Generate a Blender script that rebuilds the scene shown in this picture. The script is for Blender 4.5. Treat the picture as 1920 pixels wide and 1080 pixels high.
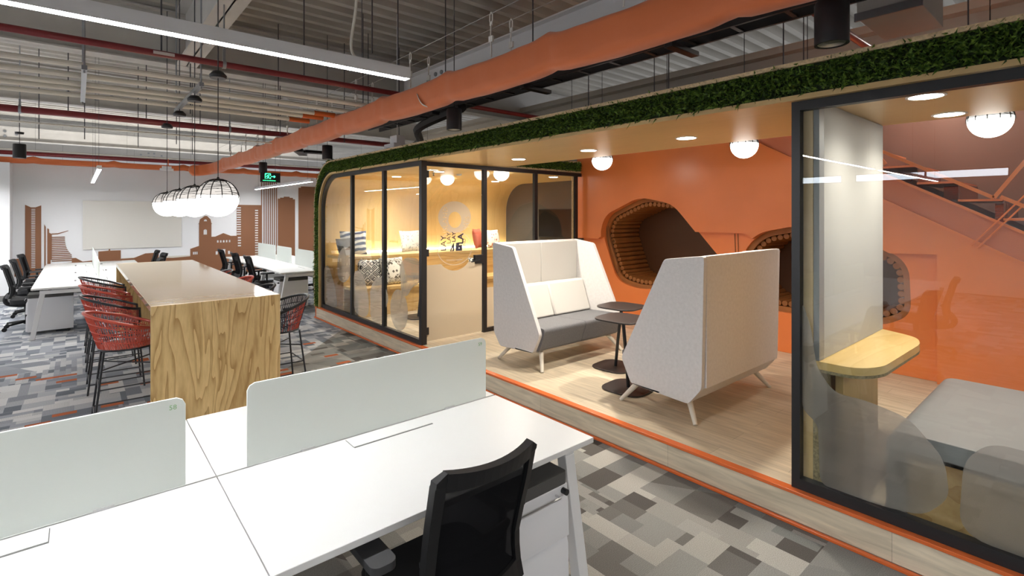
import bpy, bmesh, math, random
from mathutils import Vector, Matrix
from mathutils.geometry import tessellate_polygon
random.seed(7)
PI = math.pi
for o in list(bpy.data.objects): bpy.data.objects.remove(o)
C = bpy.context.scene.collection
S = bpy.context.scene

# ---------------------------------------------------------------- camera
cd = bpy.data.cameras.new('camera'); cam = bpy.data.objects.new('camera', cd); C.objects.link(cam)
cam.location = (0, 0, 1.8); cam.rotation_euler = (PI/2, 0, math.radians(-40.5))
cd.sensor_fit = 'HORIZONTAL'; cd.sensor_width = 36.0; cd.lens = 955/1920*36.0
cd.shift_y = -138/1920; cd.clip_start = .05; cd.clip_end = 200
S.camera = cam
# ---------------------------------------------------------------- world, view
w = bpy.data.worlds.new('world'); S.world = w; w.use_nodes = True
w.node_tree.nodes['Background'].inputs[0].default_value = (.93, .95, 1, 1)
w.node_tree.nodes['Background'].inputs[1].default_value = 0.55
S.view_settings.view_transform = 'Standard'; S.view_settings.look = 'None'
S.view_settings.gamma = 1; S.view_settings.use_curve_mapping = False
S.view_settings.exposure = 1.08
try:
    S.cycles.use_denoising = True
    S.cycles.max_bounces = 10; S.cycles.diffuse_bounces = 4; S.cycles.transparent_max_bounces = 16
    S.cycles.sample_clamp_indirect = 6.0; S.cycles.caustics_reflective = False; S.cycles.caustics_refractive = False
except Exception: pass
# ---------------------------------------------------------------- lamp radiance, and fill lights added for the roof deck and stairs
LEDP = 72.0   # radiance of the linear lamps' diffusers (the lamps themselves are built further down)
# three upward area lights without fixtures, added to brighten the roof deck
for (x, y, sx, sy, p) in [(2, 19, 9, .3, 100), (-4.2, 12.2, .3, 5, 80), (-4.5, 6.2, .3, 4, 25)]:
    l = bpy.data.lights.new('deck_fill_light', 'AREA'); l.shape = 'RECTANGLE'; l.size = sx; l.size_y = sy; l.energy = p; l.color = (1, .96, .9)
    o = bpy.data.objects.new('deck_fill_light', l); o.location = (x, y, 2.7); o.rotation_euler = (PI, 0, 0); C.objects.link(o)
l = bpy.data.lights.new('stair_fill_light', 'AREA'); l.size = .5; l.energy = 22; l.color = (1, .93, .84)  # added fill over the stairs, no fixture built for it
o = bpy.data.objects.new('stair_fill_light', l); o.location = (6.75, 1.2, 3.6); C.objects.link(o)
# ---------------------------------------------------------------- mesh helpers
def deg(a): return math.radians(a)
class MB:
    def __init__(s): s.v = []; s.f = []; s.m = []; s.mi = 0
    def add(s, vs, fs):
        n = len(s.v); s.v += [Vector(v) for v in vs]; s.f += [tuple(i+n for i in f) for f in fs]; s.m += [s.mi]*len(fs); return s
    def box(s, x0, x1, y0, y1, z0, z1, M=None):
        vs = [Vector((x, y, z)) for x in (x0, x1) for y in (y0, y1) for z in (z0, z1)]
        if M: vs = [M @ v for v in vs]
        return s.add(vs, [(0,1,3,2),(4,6,7,5),(0,4,5,1),(2,3,7,6),(0,2,6,4),(1,5,7,3)])
    def hexa(s, a, b):
        # two quads (lists of four points) joined
        return s.add(list(a)+list(b), [(3,2,1,0),(4,5,6,7),(0,1,5,4),(1,2,6,5),(2,3,7,6),(3,0,4,7)])
    def bar(s, p, q, w, h, up=(0,0,1)):
        p = Vector(p); q = Vector(q); t = (q-p).normalized(); u = Vector(up)
        sd = t.cross(u)
        if sd.length < 1e-4: sd = t.cross(Vector((1,0,0)))
        sd.normalize(); u2 = sd.cross(t).normalized()
        A = [p+sd*a*w/2+u2*b*h/2 for a, b in ((-1,-1),(1,-1),(1,1),(-1,1))]
        B = [v+(q-p) for v in A]
        return s.hexa(A, B)
    def tube(s, pts, r, n=8, closed=False, sq=1.0):
        P = [Vector(p) for p in pts]; N = len(P)
        rr = r if isinstance(r, (list, tuple)) else [r]*N
        T = []
        for i in range(N):
            a = P[i-1] if (i > 0 or closed) else P[i]; b = P[(i+1) % N] if (i < N-1 or closed) else P[i]
            t = b-a; T.append(t.normalized() if t.length > 1e-9 else Vector((0,0,1)))
        u = T[0].orthogonal().normalized(); vs = []
        for i in range(N):
            u = (u - T[i]*u.dot(T[i]))
            u = u.normalized() if u.length > 1e-6 else T[i].orthogonal().normalized()
            v = T[i].cross(u)
            for k in range(n):
                a = 2*PI*k/n; vs.append(P[i]+(u*math.cos(a)+v*math.sin(a)*sq)*rr[i])
        fs = []
        for i in range(N if closed else N-1):
            j = (i+1) % N
            for k in range(n): fs.append((i*n+k, i*n+(k+1) % n, j*n+(k+1) % n, j*n+k))
        if not closed: fs += [tuple(range(n-1, -1, -1)), tuple((N-1)*n+k for k in range(n))]
        return s.add(vs, fs)
    def cyl(s, p, q, r, n=16, r2=None): return s.tube([p, q], [r, r if r2 is None else r2], n)
    def lathe(s, prof, c=(0,0,0), n=32, ax='z'):
        vs = []; fs = []; c = Vector(c)
        for r, z in prof:
            for k in range(n):
                a = 2*PI*k/n; x, y = r*math.cos(a), r*math.sin(a)
                vs.append(c+(Vector((x, y, z)) if ax == 'z' else Vector((z, x, y)) if ax == 'x' else Vector((x, z, y))))
        for i in range(len(prof)-1):
            for k in range(n): fs.append((i*n+k, i*n+(k+1) % n, (i+1)*n+(k+1) % n, (i+1)*n+k))
        return s.add(vs, fs)
    def panel(s, loops, f0, f1):
        # prism with holes: loops of 2D points, f0 and f1 map (u,v) to the two faces
        tris = tessellate_polygon([[Vector((u, v, 0)) for u, v in L] for L in loops])
        flat = [p for L in loops for p in L]; n = len(flat)
        vs = [f0(u, v) for u, v in flat]+[f1(u, v) for u, v in flat]
        fs = [tuple(t) for t in tris]+[tuple(i+n for i in reversed(t)) for t in tris]
        b = 0
        for L in loops:
            m = len(L)
            for i in range(m): j = (i+1) % m; fs.append((b+i, b+j, b+j+n, b+i+n))
            b += m
        return s.add(vs, fs)
    def px(s, loops, x0, x1): return s.panel(loops, lambda u, v: (x0, u, v), lambda u, v: (x1, u, v))   # (y,z) outline
    def py(s, loops, y0, y1): return s.panel(loops, lambda u, v: (u, y0, v), lambda u, v: (u, y1, v))   # (x,z) outline
    def pz(s, loops, z0, z1): return s.panel(loops, lambda u, v: (u, v, z0), lambda u, v: (u, v, z1))
    def rot(s, M):
        s.v = [M @ v for v in s.v]; return s
def rect(a, b, c, d): return [(a, c), (b, c), (b, d), (a, d)]
def rrect(a, b, c, d, r, n=6):
    out = []
    for cx, cy, a0 in ((b-r, d-r, 0), (a+r, d-r, 90), (a+r, c+r, 180), (b-r, c+r, 270)):
        for k in range(n+1):
            t = deg(a0+90*k/n); out.append((cx+r*math.cos(t), cy+r*math.sin(t)))
    return out
def rpoly(P, r, n=5):
    # polygon with rounded corners
    out = []; N = len(P)
    for i in range(N):
        p = Vector(P[i]); a = Vector(P[i-1]); b = Vector(P[(i+1) % N])
        da = (a-p); db = (b-p); rr = min(r, da.length*.45, db.length*.45)
        A = p+da.normalized()*rr; B = p+db.normalized()*rr
        for k in range(n+1):
            t = k/n; q = A*(1-t)**2+p*2*t*(1-t)+B*t*t; out.append((q.x, q.y))
    return out
def ell(cx, cy, rx, ry, n=32): return [(cx+rx*math.cos(2*PI*k/n), cy+ry*math.sin(2*PI*k/n)) for k in range(n)]
def spline(P, n=6, closed=False):
    P = [Vector(p) for p in P]; N = len(P); out = []
    for i in range(N if closed else N-1):
        g = lambda k: P[k % N] if closed else P[max(0, min(N-1, k))]
        a, b, c, d = g(i-1), g(i), g(i+1), g(i+2)
        for k in range(n):
            t = k/n; out.append(.5*((2*b)+(c-a)*t+(2*a-5*b+4*c-d)*t*t+(3*b-a-3*c+d)*t**3))
    if not closed: out.append(P[-1])
    return out

def rootmat(o):
    while o.parent: o = o.parent
    return Matrix.LocRotScale(o.location, o.rotation_euler, None)
def build(name, mb, mat, parent=None, bevel=0, smooth=None, label=None, kind=None, fix=True):
    me = bpy.data.meshes.new(name)
    vs = mb.v
    loc = None
    if parent:
        inv = rootmat(parent).inverted(); vs = [inv @ v for v in vs]
    else:
        xs = [v.x for v in vs]; ys = [v.y for v in vs]; zs = [v.z for v in vs]
        loc = Vector(((min(xs)+max(xs))/2, (min(ys)+max(ys))/2, min(zs))); vs = [v-loc for v in vs]
    me.from_pydata([tuple(v) for v in vs], [], mb.f)
    mats = mat if isinstance(mat, (list, tuple)) else [mat]
    for m in mats: me.materials.append(m)
    if len(mats) > 1: me.polygons.foreach_set('material_index', mb.m)
    if fix:
        bm = bmesh.new(); bm.from_mesh(me); bmesh.ops.recalc_face_normals(bm, faces=bm.faces[:]); bm.to_mesh(me); bm.free()
    if smooth is None: smooth = 35
    if smooth:
        me.shade_smooth(); me.set_sharp_from_angle(angle=deg(smooth))
    me.update()
    o = bpy.data.objects.new(name, me); C.objects.link(o)
    if parent: o.parent = parent
    else: o.location = loc
    if bevel:
        b = o.modifiers.new('edge', 'BEVEL'); b.width = bevel; b.segments = 2; b.limit_method = 'ANGLE'; b.angle_limit = deg(40)
        b.harden_normals = False
    if label: o['label'] = label
    if kind: o['kind'] = kind
    return o
def thing(name, label, cat, loc=(0,0,0), rz=0, group=None):
    o = bpy.data.objects.new(name, None); C.objects.link(o); o.location = loc; o.rotation_euler = (0, 0, rz)
    o.empty_display_size = .1
    o['label'] = label; o['category'] = cat
    if group: o['group'] = group
    return o
def solo(name, mb, mat, label, cat, group=None, kind=None, **k):
    o = build(name, mb, mat, **k); o['label'] = label; o['category'] = cat
    if group: o['group'] = group
    if kind: o['kind'] = kind
    return o
def struct(name, mb, mat, **k):
    return build(name, mb, mat, kind='structure', **k)
def dup(root, loc, rz=None, label=None, group=None):
    r = root.copy(); C.objects.link(r); r.location = loc
    if rz is not None: r.rotation_euler = (0, 0, rz)
    if label: r['label'] = label
    if group: r['group'] = group
    for ch in list(root.children):
        c = ch.copy(); C.objects.link(c); c.parent = r
        for g in list(ch.children):
            d = g.copy(); C.objects.link(d); d.parent = c
    return r

# ---------------------------------------------------------------- materials
def nt(m): m.use_nodes = True; return m.node_tree
def bsdf(name, col, rough=.5, metal=0, spec=.5, bump=None, var=None, coat=0, sheen=0, trans=0):
    m = bpy.data.materials.new(name); t = nt(m); b = t.nodes['Principled BSDF']
    b.inputs['Base Color'].default_value = (*col, 1); b.inputs['Roughness'].default_value = rough
    b.inputs['Metallic'].default_value = metal; b.inputs['Specular IOR Level'].default_value = spec
    if coat: b.inputs['Coat Weight'].default_value = coat; b.inputs['Coat Roughness'].default_value = .1
    if sheen: b.inputs['Sheen Weight'].default_value = sheen
    L = t.links.new; N = t.nodes.new
    if bump or var:
        tc = N('ShaderNodeTexCoord')
    if var:   # (scale, amount)
        n = N('ShaderNodeTexNoise'); n.inputs['Scale'].default_value = var[0]; n.inputs['Detail'].default_value = 4
        L(tc.outputs['Object'], n.inputs['Vector'])
        r = N('ShaderNodeMapRange'); r.inputs['From Min'].default_value = .3; r.inputs['From Max'].default_value = .7
        r.inputs['To Min'].default_value = 1-var[1]; r.inputs['To Max'].default_value = 1+var[1]; L(n.outputs['Fac'], r.inputs['Value'])
        h = N('ShaderNodeVectorMath'); h.operation = 'SCALE'; h.inputs[0].default_value = col; L(r.outputs['Result'], h.inputs['Scale'])
        L(h.outputs['Vector'], b.inputs['Base Color'])
    if bump:  # (scale, strength)
        n = N('ShaderNodeTexNoise'); n.inputs['Scale'].default_value = bump[0]; n.inputs['Detail'].default_value = 3
        L(tc.outputs['Object'], n.inputs['Vector'])
        u = N('ShaderNodeBump'); u.inputs['Strength'].default_value = bump[1]; u.inputs['Distance'].default_value = .01
        L(n.outputs['Fac'], u.inputs['Height']); L(u.outputs['Normal'], b.inputs['Normal'])
    return m
def emit(name, col, s):
    m = bpy.data.materials.new(name); t = nt(m); t.nodes.clear()
    e = t.nodes.new('ShaderNodeEmission'); e.inputs[0].default_value = (*col, 1); e.inputs[1].default_value = s
    o = t.nodes.new('ShaderNodeOutputMaterial'); t.links.new(e.outputs[0], o.inputs[0]); return m
def ramp(t, stops, interp='LINEAR'):
    r = t.nodes.new('ShaderNodeValToRGB'); r.color_ramp.interpolation = interp
    el = r.color_ramp.elements
    while len(el) > 1: el.remove(el[-1])
    el[0].position = stops[0][0]; el[0].color = (*stops[0][1], 1)
    for p, c in stops[1:]: e = el.new(p); e.color = (*c, 1)
    return r
def wood(name, light, dark, axis='z', scale=1.0, rough=.45, coat=0, cathedral=.0, freq=9.0, lines=.35, pw=3.0, st=.12):
    # plywood: grain runs along axis; cathedral adds broad arched figure
    m = bpy.data.materials.new(name); t = nt(m); b = t.nodes['Principled BSDF']; N = t.nodes.new; L = t.links.new
    tc = N('ShaderNodeTexCoord'); mp = N('ShaderNodeMapping'); L(tc.outputs['Object'], mp.inputs['Vector'])
    sc = {'x': (st, 1, 1), 'y': (1, st, 1), 'z': (1, 1, st)}[axis]
    mp.inputs['Scale'].default_value = tuple(a*scale for a in sc)
    n1 = N('ShaderNodeTexNoise'); n1.inputs['Scale'].default_value = 2.2; n1.inputs['Detail'].default_value = 3; n1.inputs['Distortion'].default_value = .6
    L(mp.outputs[0], n1.inputs['Vector'])
    mul = N('ShaderNodeMath'); mul.operation = 'MULTIPLY'; mul.inputs[1].default_value = freq; L(n1.outputs['Fac'], mul.inputs[0])
    fr = N('ShaderNodeMath'); fr.operation = 'FRACT'; L(mul.outputs[0], fr.inputs[0])
    pn = N('ShaderNodeMath'); pn.operation = 'POWER'; pn.inputs[1].default_value = pw; L(fr.outputs[0], pn.inputs[0])
    n2 = N('ShaderNodeTexNoise'); n2.inputs['Scale'].default_value = 55; n2.inputs['Detail'].default_value = 4; L(mp.outputs[0], n2.inputs['Vector'])
    n3 = N('ShaderNodeTexNoise'); n3.inputs['Scale'].default_value = 1.3; L(mp.outputs[0], n3.inputs['Vector'])
    a = N('ShaderNodeMath'); a.operation = 'MULTIPLY'; a.inputs[1].default_value = lines; L(pn.outputs[0], a.inputs[0])
    c = N('ShaderNodeMath'); c.operation = 'MULTIPLY_ADD'; c.inputs[1].default_value = .45; L(n2.outputs['Fac'], c.inputs[0]); L(a.outputs[0], c.inputs[2])
    d = N('ShaderNodeMath'); d.operation = 'MULTIPLY_ADD'; d.inputs[1].default_value = .5; L(n3.outputs['Fac'], d.inputs[0]); L(c.outputs[0], d.inputs[2])
    r = ramp(t, [(.25, light), (1.0, dark)]); L(d.outputs[0], r.inputs[0]); L(r.outputs[0], b.inputs['Base Color'])
    b.inputs['Roughness'].default_value = rough
    if coat: b.inputs['Coat Weight'].default_value = coat; b.inputs['Coat Roughness'].default_value = .06
    return m
def glass(name, tint=(1,1,1), refl=1.0):
    m = bpy.data.materials.new(name); t = nt(m); t.nodes.clear(); N = t.nodes.new; L = t.links.new
    tr = N('ShaderNodeBsdfTransparent'); tr.inputs[0].default_value = (*tint, 1)
    gl = N('ShaderNodeBsdfGlossy'); gl.inputs['Roughness'].default_value = 0.0
    fr = N('ShaderNodeFresnel'); ge = N('ShaderNodeNewGeometry')
    io = N('ShaderNodeMapRange'); io.inputs['To Min'].default_value = 1.5; io.inputs['To Max'].default_value = 1/1.5
    L(ge.outputs['Backfacing'], io.inputs['Value']); L(io.outputs[0], fr.inputs[0])
    mu = N('ShaderNodeMath'); mu.operation = 'MULTIPLY'; mu.inputs[1].default_value = refl; L(fr.outputs[0], mu.inputs[0])
    mx = N('ShaderNodeMixShader'); L(mu.outputs[0], mx.inputs[0]); L(tr.outputs[0], mx.inputs[1]); L(gl.outputs[0], mx.inputs[2])
    o = N('ShaderNodeOutputMaterial'); L(mx.outputs[0], o.inputs[0]); return m
def film(name, col, opac, transl=.5):
    m = bpy.data.materials.new(name); t = nt(m); t.nodes.clear(); N = t.nodes.new; L = t.links.new
    tr = N('ShaderNodeBsdfTransparent'); df = N('ShaderNodeBsdfDiffuse'); df.inputs[0].default_value = (*col, 1)
    tl = N('ShaderNodeBsdfTranslucent'); tl.inputs[0].default_value = (*col, 1)
    a = N('ShaderNodeMixShader'); a.inputs[0].default_value = transl; L(df.outputs[0], a.inputs[1]); L(tl.outputs[0], a.inputs[2])
    b = N('ShaderNodeMixShader'); b.inputs[0].default_value = opac; L(tr.outputs[0], b.inputs[1]); L(a.outputs[0], b.inputs[2])
    o = N('ShaderNodeOutputMaterial'); L(b.outputs[0], o.inputs[0]); return m
def carpet():
    m = bpy.data.materials.new('carpet'); t = nt(m); b = t.nodes['Principled BSDF']; N = t.nodes.new; L = t.links.new
    def math_(op, a, c=None, d=None):
        n = N('ShaderNodeMath'); n.operation = op
        for i, x in enumerate((a, c, d)):
            if x is None: continue
            if isinstance(x, (int, float)): n.inputs[i].default_value = x
            else: L(x, n.inputs[i])
        return n.outputs[0]
    tc = N('ShaderNodeTexCoord'); sp = N('ShaderNodeSeparateXYZ'); of = N('ShaderNodeVectorMath'); of.inputs[1].default_value = (1.5, 9, 0); L(tc.outputs['Object'], of.inputs[0]); L(of.outputs[0], sp.inputs[0])
    X, Y = sp.outputs[0], sp.outputs[1]
    def comb(x, y, z=0.0):
        c = N('ShaderNodeCombineXYZ')
        for i, q in enumerate((x, y, z)):
            if isinstance(q, (int, float)): c.inputs[i].default_value = q
            else: L(q, c.inputs[i])
        return c.outputs[0]
    def wn(v):
        n = N('ShaderNodeTexWhiteNoise'); n.noise_dimensions = '3D'; L(v, n.inputs['Vector']); return n.outputs['Value']
    def cells(U, V, wu, wv, seed):
        row = math_('FLOOR', math_('DIVIDE', V, wv)); off = wn(comb(row, seed, 3.1))
        wvar = math_('MULTIPLY_ADD', wn(comb(row, seed, 9.7)), wu*.9, wu*.6)
        col = math_('FLOOR', math_('ADD', math_('DIVIDE', U, wvar), math_('MULTIPLY', off, 7.0)))
        return wn(comb(col, row, seed))
    big = cells(X, Y, .5, .5, 1.0)
    A = cells(X, Y, .2, .0833, 2.0); B = cells(Y, X, .22, .125, 4.0); Cc = cells(X, Y, .30, .1667, 6.0)
    Dd = cells(Y, X, .16, .05, 8.0)
    # diagonal wedges inside some tiles
    diag = math_('FLOOR', math_('DIVIDE', math_('ADD', X, math_('MULTIPLY', Y, .55)), .31)); Ee = wn(comb(diag, math_('FLOOR', math_('DIVIDE', Y, .25)), 5.0))
    def mix(f, a, c):
        n = N('ShaderNodeMix'); n.data_type = 'FLOAT'; L(f, n.inputs[0]); L(a, n.inputs[2]); L(c, n.inputs[3]); return n.outputs[0]
    g = lambda x, th: math_('GREATER_THAN', x, th)
    v = mix(g(big, .35), A, B); v = mix(g(wn(comb(big, 1.0, 2.0)), .62), v, Cc); v = mix(g(wn(comb(big, 5.0, 2.0)), .72), v, Dd)
    v = mix(g(wn(comb(big, 8.0, 2.0)), .8), v, Ee)
    cool = ramp(t, [(0, (.10,.092,.085)), (.12, (.15,.142,.132)), (.26, (.20,.198,.188)), (.46, (.245,.242,.228)), (.62, (.30,.29,.27)), (.80, (.37,.355,.325)), (.93, (.175,.18,.172))], 'CONSTANT')
    L(v, cool.inputs[0])
    blue = ramp(t, [(0, (.15,.165,.19)), (.12, (.21,.225,.255)), (.26, (.30,.315,.345)), (.46, (.37,.38,.405)), (.62, (.45,.455,.465)), (.8, (.55,.55,.55)), (.93, (.25,.265,.295))], 'CONSTANT')
    L(v, blue.inputs[0])
    zone = g(math_('SUBTRACT', Y, math_('MULTIPLY', X, 1.2)), 4.0)
    mc = N('ShaderNodeMix'); mc.data_type = 'RGBA'; L(zone, mc.inputs[0]); L(cool.outputs[0], mc.inputs[6]); L(blue.outputs[0], mc.inputs[7])
    # orange accent tiles in one band of the floor
    near = math_('MULTIPLY', g(Y, 5.9), math_('LESS_THAN', Y, 8.0))
    near = math_('MULTIPLY', near, math_('MULTIPLY', g(X, -.9), math_('LESS_THAN', X, 2.6)))
    oc = math_('MULTIPLY', near, g(wn(comb(math_('FLOOR', math_('DIVIDE', X, .17)), math_('FLOOR', math_('DIVIDE', Y, .08)), 3.0)), .94))
    mo = N('ShaderNodeMix'); mo.data_type = 'RGBA'; L(oc, mo.inputs[0]); L(mc.outputs[2], mo.inputs[6]); mo.inputs[7].default_value = (.42, .12, .05, 1)
    n = N('ShaderNodeTexNoise'); n.inputs['Scale'].default_value = 260; n.inputs['Detail'].default_value = 2; L(tc.outputs['Object'], n.inputs['Vector'])
    mr = N('ShaderNodeMapRange'); mr.inputs['From Min'].default_value = .3; mr.inputs['From Max'].default_value = .7; mr.inputs['To Min'].default_value = .72; mr.inputs['To Max'].default_value = 1.28
    L(n.outputs['Fac'], mr.inputs[0])
    # fine loop-pile lines in some tiles
    st = math_('MULTIPLY_ADD', math_('GREATER_THAN', math_('FRACT', math_('MULTIPLY', X, 90.0)), .5), math_('MULTIPLY', g(wn(comb(v, 2.0, 7.0)), .6), -.18), 1.0)
    k = math_('MULTIPLY', mr.outputs[0], st)
    vm = N('ShaderNodeVectorMath'); vm.operation = 'SCALE'; L(mo.outputs[2], vm.inputs[0]); L(k, vm.inputs['Scale'])
    L(vm.outputs[0], b.inputs['Base Color']); b.inputs['Roughness'].default_value = .95; b.inputs['Specular IOR Level'].default_value = .1
    bu = N('ShaderNodeBump'); bu.inputs['Strength'].default_value = .4; bu.inputs['Distance'].default_value = .003; L(n.outputs['Fac'], bu.inputs['Height']); L(bu.outputs[0], b.inputs['Normal'])
    return m
def planks(name, cols, rough=.4, lw=.18, ll=1.2, along='y'):
    m = bpy.data.materials.new(name); t = nt(m); b = t.nodes['Principled BSDF']; N = t.nodes.new; L = t.links.new
    tc = N('ShaderNodeTexCoord'); mp = N('ShaderNodeMapping'); L(tc.outputs['Object'], mp.inputs['Vector'])
    if along == 'y': mp.inputs['Rotation'].default_value = (0, 0, PI/2)
    if along == 'xz':
        sx = N('ShaderNodeSeparateXYZ'); cx = N('ShaderNodeCombineXYZ'); L(tc.outputs['Object'], sx.inputs[0])
        L(sx.outputs[1], cx.inputs[0]); L(sx.outputs[2], cx.inputs[1]); L(sx.outputs[0], cx.inputs[2]); L(cx.outputs[0], mp.inputs['Vector'])
    br = N('ShaderNodeTexBrick'); br.inputs['Scale'].default_value = 1; br.inputs['Brick Width'].default_value = ll; br.inputs['Row Height'].default_value = lw
    br.inputs['Mortar Size'].default_value = .0012; br.inputs['Color1'].default_value = (*cols[0], 1); br.inputs['Color2'].default_value = (*cols[1], 1)
    br.inputs['Mortar'].default_value = (*[c*.55 for c in cols[1]], 1); br.offset = .37
    L(mp.outputs[0], br.inputs['Vector'])
    m2 = N('ShaderNodeMapping'); m2.inputs['Scale'].default_value = (.9, 9, 9); L(mp.outputs[0], m2.inputs['Vector'])
    n = N('ShaderNodeTexNoise'); n.inputs['Scale'].default_value = 3.0; n.inputs['Detail'].default_value = 6; n.inputs['Distortion'].default_value = .8; L(m2.outputs[0], n.inputs['Vector'])
    mr = N('ShaderNodeMapRange'); mr.inputs['From Min'].default_value = .3; mr.inputs['From Max'].default_value = .7; mr.inputs['To Min'].default_value = .76; mr.inputs['To Max'].default_value = 1.14; L(n.outputs['Fac'], mr.inputs[0])
    vm = N('ShaderNodeVectorMath'); vm.operation = 'SCALE'; L(br.outputs['Color'], vm.inputs[0]); L(mr.outputs[0], vm.inputs['Scale'])
    L(vm.outputs[0], b.inputs['Base Color']); b.inputs['Roughness'].default_value = rough
    return m
M = {}
M['carpet'] = carpet()
M['plank'] = planks('platform_planks', ((.60,.51,.38), (.51,.425,.305)))
M['plank_v'] = planks('riser_planks', ((.64,.555,.42), (.56,.48,.355)), along='xz', lw=.3, ll=1.3)
M['white_wall'] = bsdf('white_wall', (.82,.825,.84), .7, bump=(40,.05))
M['cream'] = bsdf('cream_panel', (.70,.68,.63), .35)
M['beige'] = bsdf('beige_paint', (.46,.42,.36), .7)
M['deck'] = bsdf('ceiling_deck', (.44,.42,.38), .7, var=(1.2,.12))
M['steel'] = bsdf('painted_steel', (.52,.505,.48), .5, var=(3,.06))
M['steel_w'] = bsdf('white_steel', (.80,.80,.82), .45)
M['grey_base'] = bsdf('grey_skirting', (.2,.2,.19), .6)
M['red'] = bsdf('red_pipe', (.19,.018,.022), .28)
M['conduit'] = bsdf('conduit_paint', (.72,.69,.61), .45)
M['galv'] = bsdf('galvanised', (.35,.37,.40), .4, .8)
M['rod'] = bsdf('dark_rod', (.09,.09,.1), .5, .6)
M['orange_fab'] = bsdf('orange_fabric', (.64,.155,.04), .6, sheen=.3, bump=(6,.5))
M['strap'] = bsdf('white_strap', (.78,.77,.74), .6)
M['orange_wall'] = bsdf('orange_paint', (.72,.20,.055), .32, spec=.4, var=(1.6,.06))
M['orange_str'] = bsdf('stair_paint', (.55,.15,.06), .3, bump=(180,.25))
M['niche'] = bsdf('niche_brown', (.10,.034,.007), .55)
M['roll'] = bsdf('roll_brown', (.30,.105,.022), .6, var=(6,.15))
M['orange_trim'] = bsdf('orange_trim', (.62,.13,.03), .25)
M['ply_pale'] = wood('plywood_pale', (.66,.47,.22), (.50,.33,.13), 'y', 1.0, .35, freq=5, lines=.14)
M['ply_up'] = wood('plywood_upright', (.72,.52,.24), (.52,.345,.13), 'z', 1.0, .35, freq=6, lines=.2)
M['ply_bench'] = wood('plywood_bench', (.72,.50,.22), (.45,.26,.08), 'x', .9, .4, freq=11, lines=.4)
M['ply_bar'] = wood('plywood_bar', (.78,.57,.27), (.36,.21,.07), 'z', 1.25, .35, freq=17, lines=.5, coat=.25, pw=3.0, st=.15)
M['ply_top'] = wood('plywood_top', (.84,.66,.41), (.64,.46,.26), 'x', .9, .13, freq=9, lines=.2, coat=.7)
M['ply_edge'] = bsdf('plywood_edge', (.62,.48,.28), .55, var=(60,.25))
M['ply_table'] = wood('plywood_table', (.80,.60,.28), (.60,.38,.11), 'x', .8, .3, freq=8, lines=.3, coat=.2)
M['ply_dark'] = bsdf('plywood_edge_dark', (.27,.22,.12), .5, var=(70,.4))
M['black'] = bsdf('black_frame', (.012,.012,.014), .42)
M['black_pl'] = bsdf('black_plastic', (.009,.009,.010), .5, spec=.3)
M['black_pad'] = bsdf('black_pad', (.035,.035,.037), .5)
M['black_fab'] = bsdf('black_fabric', (.015,.015,.017), .9)
M['rod_black'] = bsdf('stool_black', (.015,.016,.02), .35)
M['cord_red'] = bsdf('red_cord', (.50,.075,.045), .28)
M['cord_black'] = bsdf('black_cord', (.03,.032,.05), .28)
M['desk'] = bsdf('white_laminate', (.70,.70,.685), .32)
M['desk_leg'] = bsdf('white_powdercoat', (.68,.68,.68), .4)
M['grey_gap'] = bsdf('dark_gap', (.10,.10,.095), .6)
M['ped'] = bsdf('pedestal_white', (.70,.70,.72), .35)
M['cush_dark'] = bsdf('cushion_charcoal', (.085,.082,.078), .9, bump=(300,.3))
M['sofa_out'] = bsdf('sofa_pale_fabric', (.62,.60,.59), .9, bump=(220,.25), var=(40,.05))
M['sofa_in'] = bsdf('sofa_inner_fabric', (.53,.515,.48), .9, bump=(220,.2))
M['sofa_back'] = bsdf('sofa_back_pad', (.58,.56,.525), .85)
M['sofa_seat'] = bsdf('sofa_grey_seat', (.135,.135,.142), .92, bump=(260,.4), var=(150,.22))
M['leg_cream'] = bsdf('leg_cream', (.62,.57,.48), .3)
M['tab_brown'] = bsdf('table_dark', (.026,.019,.017), .4)
M['felt'] = bsdf('felt_dark', (.085,.078,.072), .95, bump=(160,.6), var=(220,.35))
M['felt_grey'] = bsdf('felt_grey', (.42,.415,.405), .9)
M['leather'] = bsdf('bench_grey', (.24,.245,.25), .42)
M['screen'] = bsdf('tv_screen', (.006,.006,.007), .25, spec=.12)
M['mural'] = bsdf('mural_brown', (.235,.095,.040), .6)
M['mural2'] = bsdf('mural_cream', (.66,.63,.56), .7)
M['led'] = emit('led_white', (.985,.99,1.0), LEDP)
M['globe'] = emit('globe_white', (1,.95,.88), 7.0)
M['globe_up'] = emit('globe_upper_glow', (1,.93,.86), .42)
M['dl'] = emit('downlight_white', (1,.93,.82), 30.0)
M['strip'] = emit('warm_strip', (1,.86,.60), 15.0)
M['exitg'] = emit('exit_green', (.05,1,.35), 2.2)
M['sky'] = emit('daylight', (.82,.9,1), 5.0)
M['glass'] = glass('clear_glass', (.97,.985,.975))
M['glass_b'] = glass('booth_glass', (.95,.965,.955), 1.25)
M['frost'] = film('frosted_film', (.50,.47,.45), .46, .6)
M['frost_door'] = film('frosted_door', (.74,.66,.54), .80, .6)
M['decal'] = film('etched_decal', (.80,.72,.62), .65, .7)
M['decal_dark'] = bsdf('dark_decal', (.02,.022,.05), .6)
M['divider'] = film('frosted_divider', (.93,.97,.945), .9, .45)
M['div_edge'] = bsdf('divider_edge', (.55,.66,.6), .2)
M['green_mark'] = bsdf('green_mark', (.28,.5,.25), .6)
M['mesh'] = film('chair_mesh', (.010,.010,.011), .82, .1)
M['chrome'] = bsdf('brushed_metal', (.6,.6,.62), .3, .9)
M['chrome_c'] = bsdf('copper_foil', (.55,.2,.1), .22, .8)
M['mauve'] = bsdf('brown_mesh_wall', (.17,.075,.05), .6, var=(2,.1))
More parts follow.
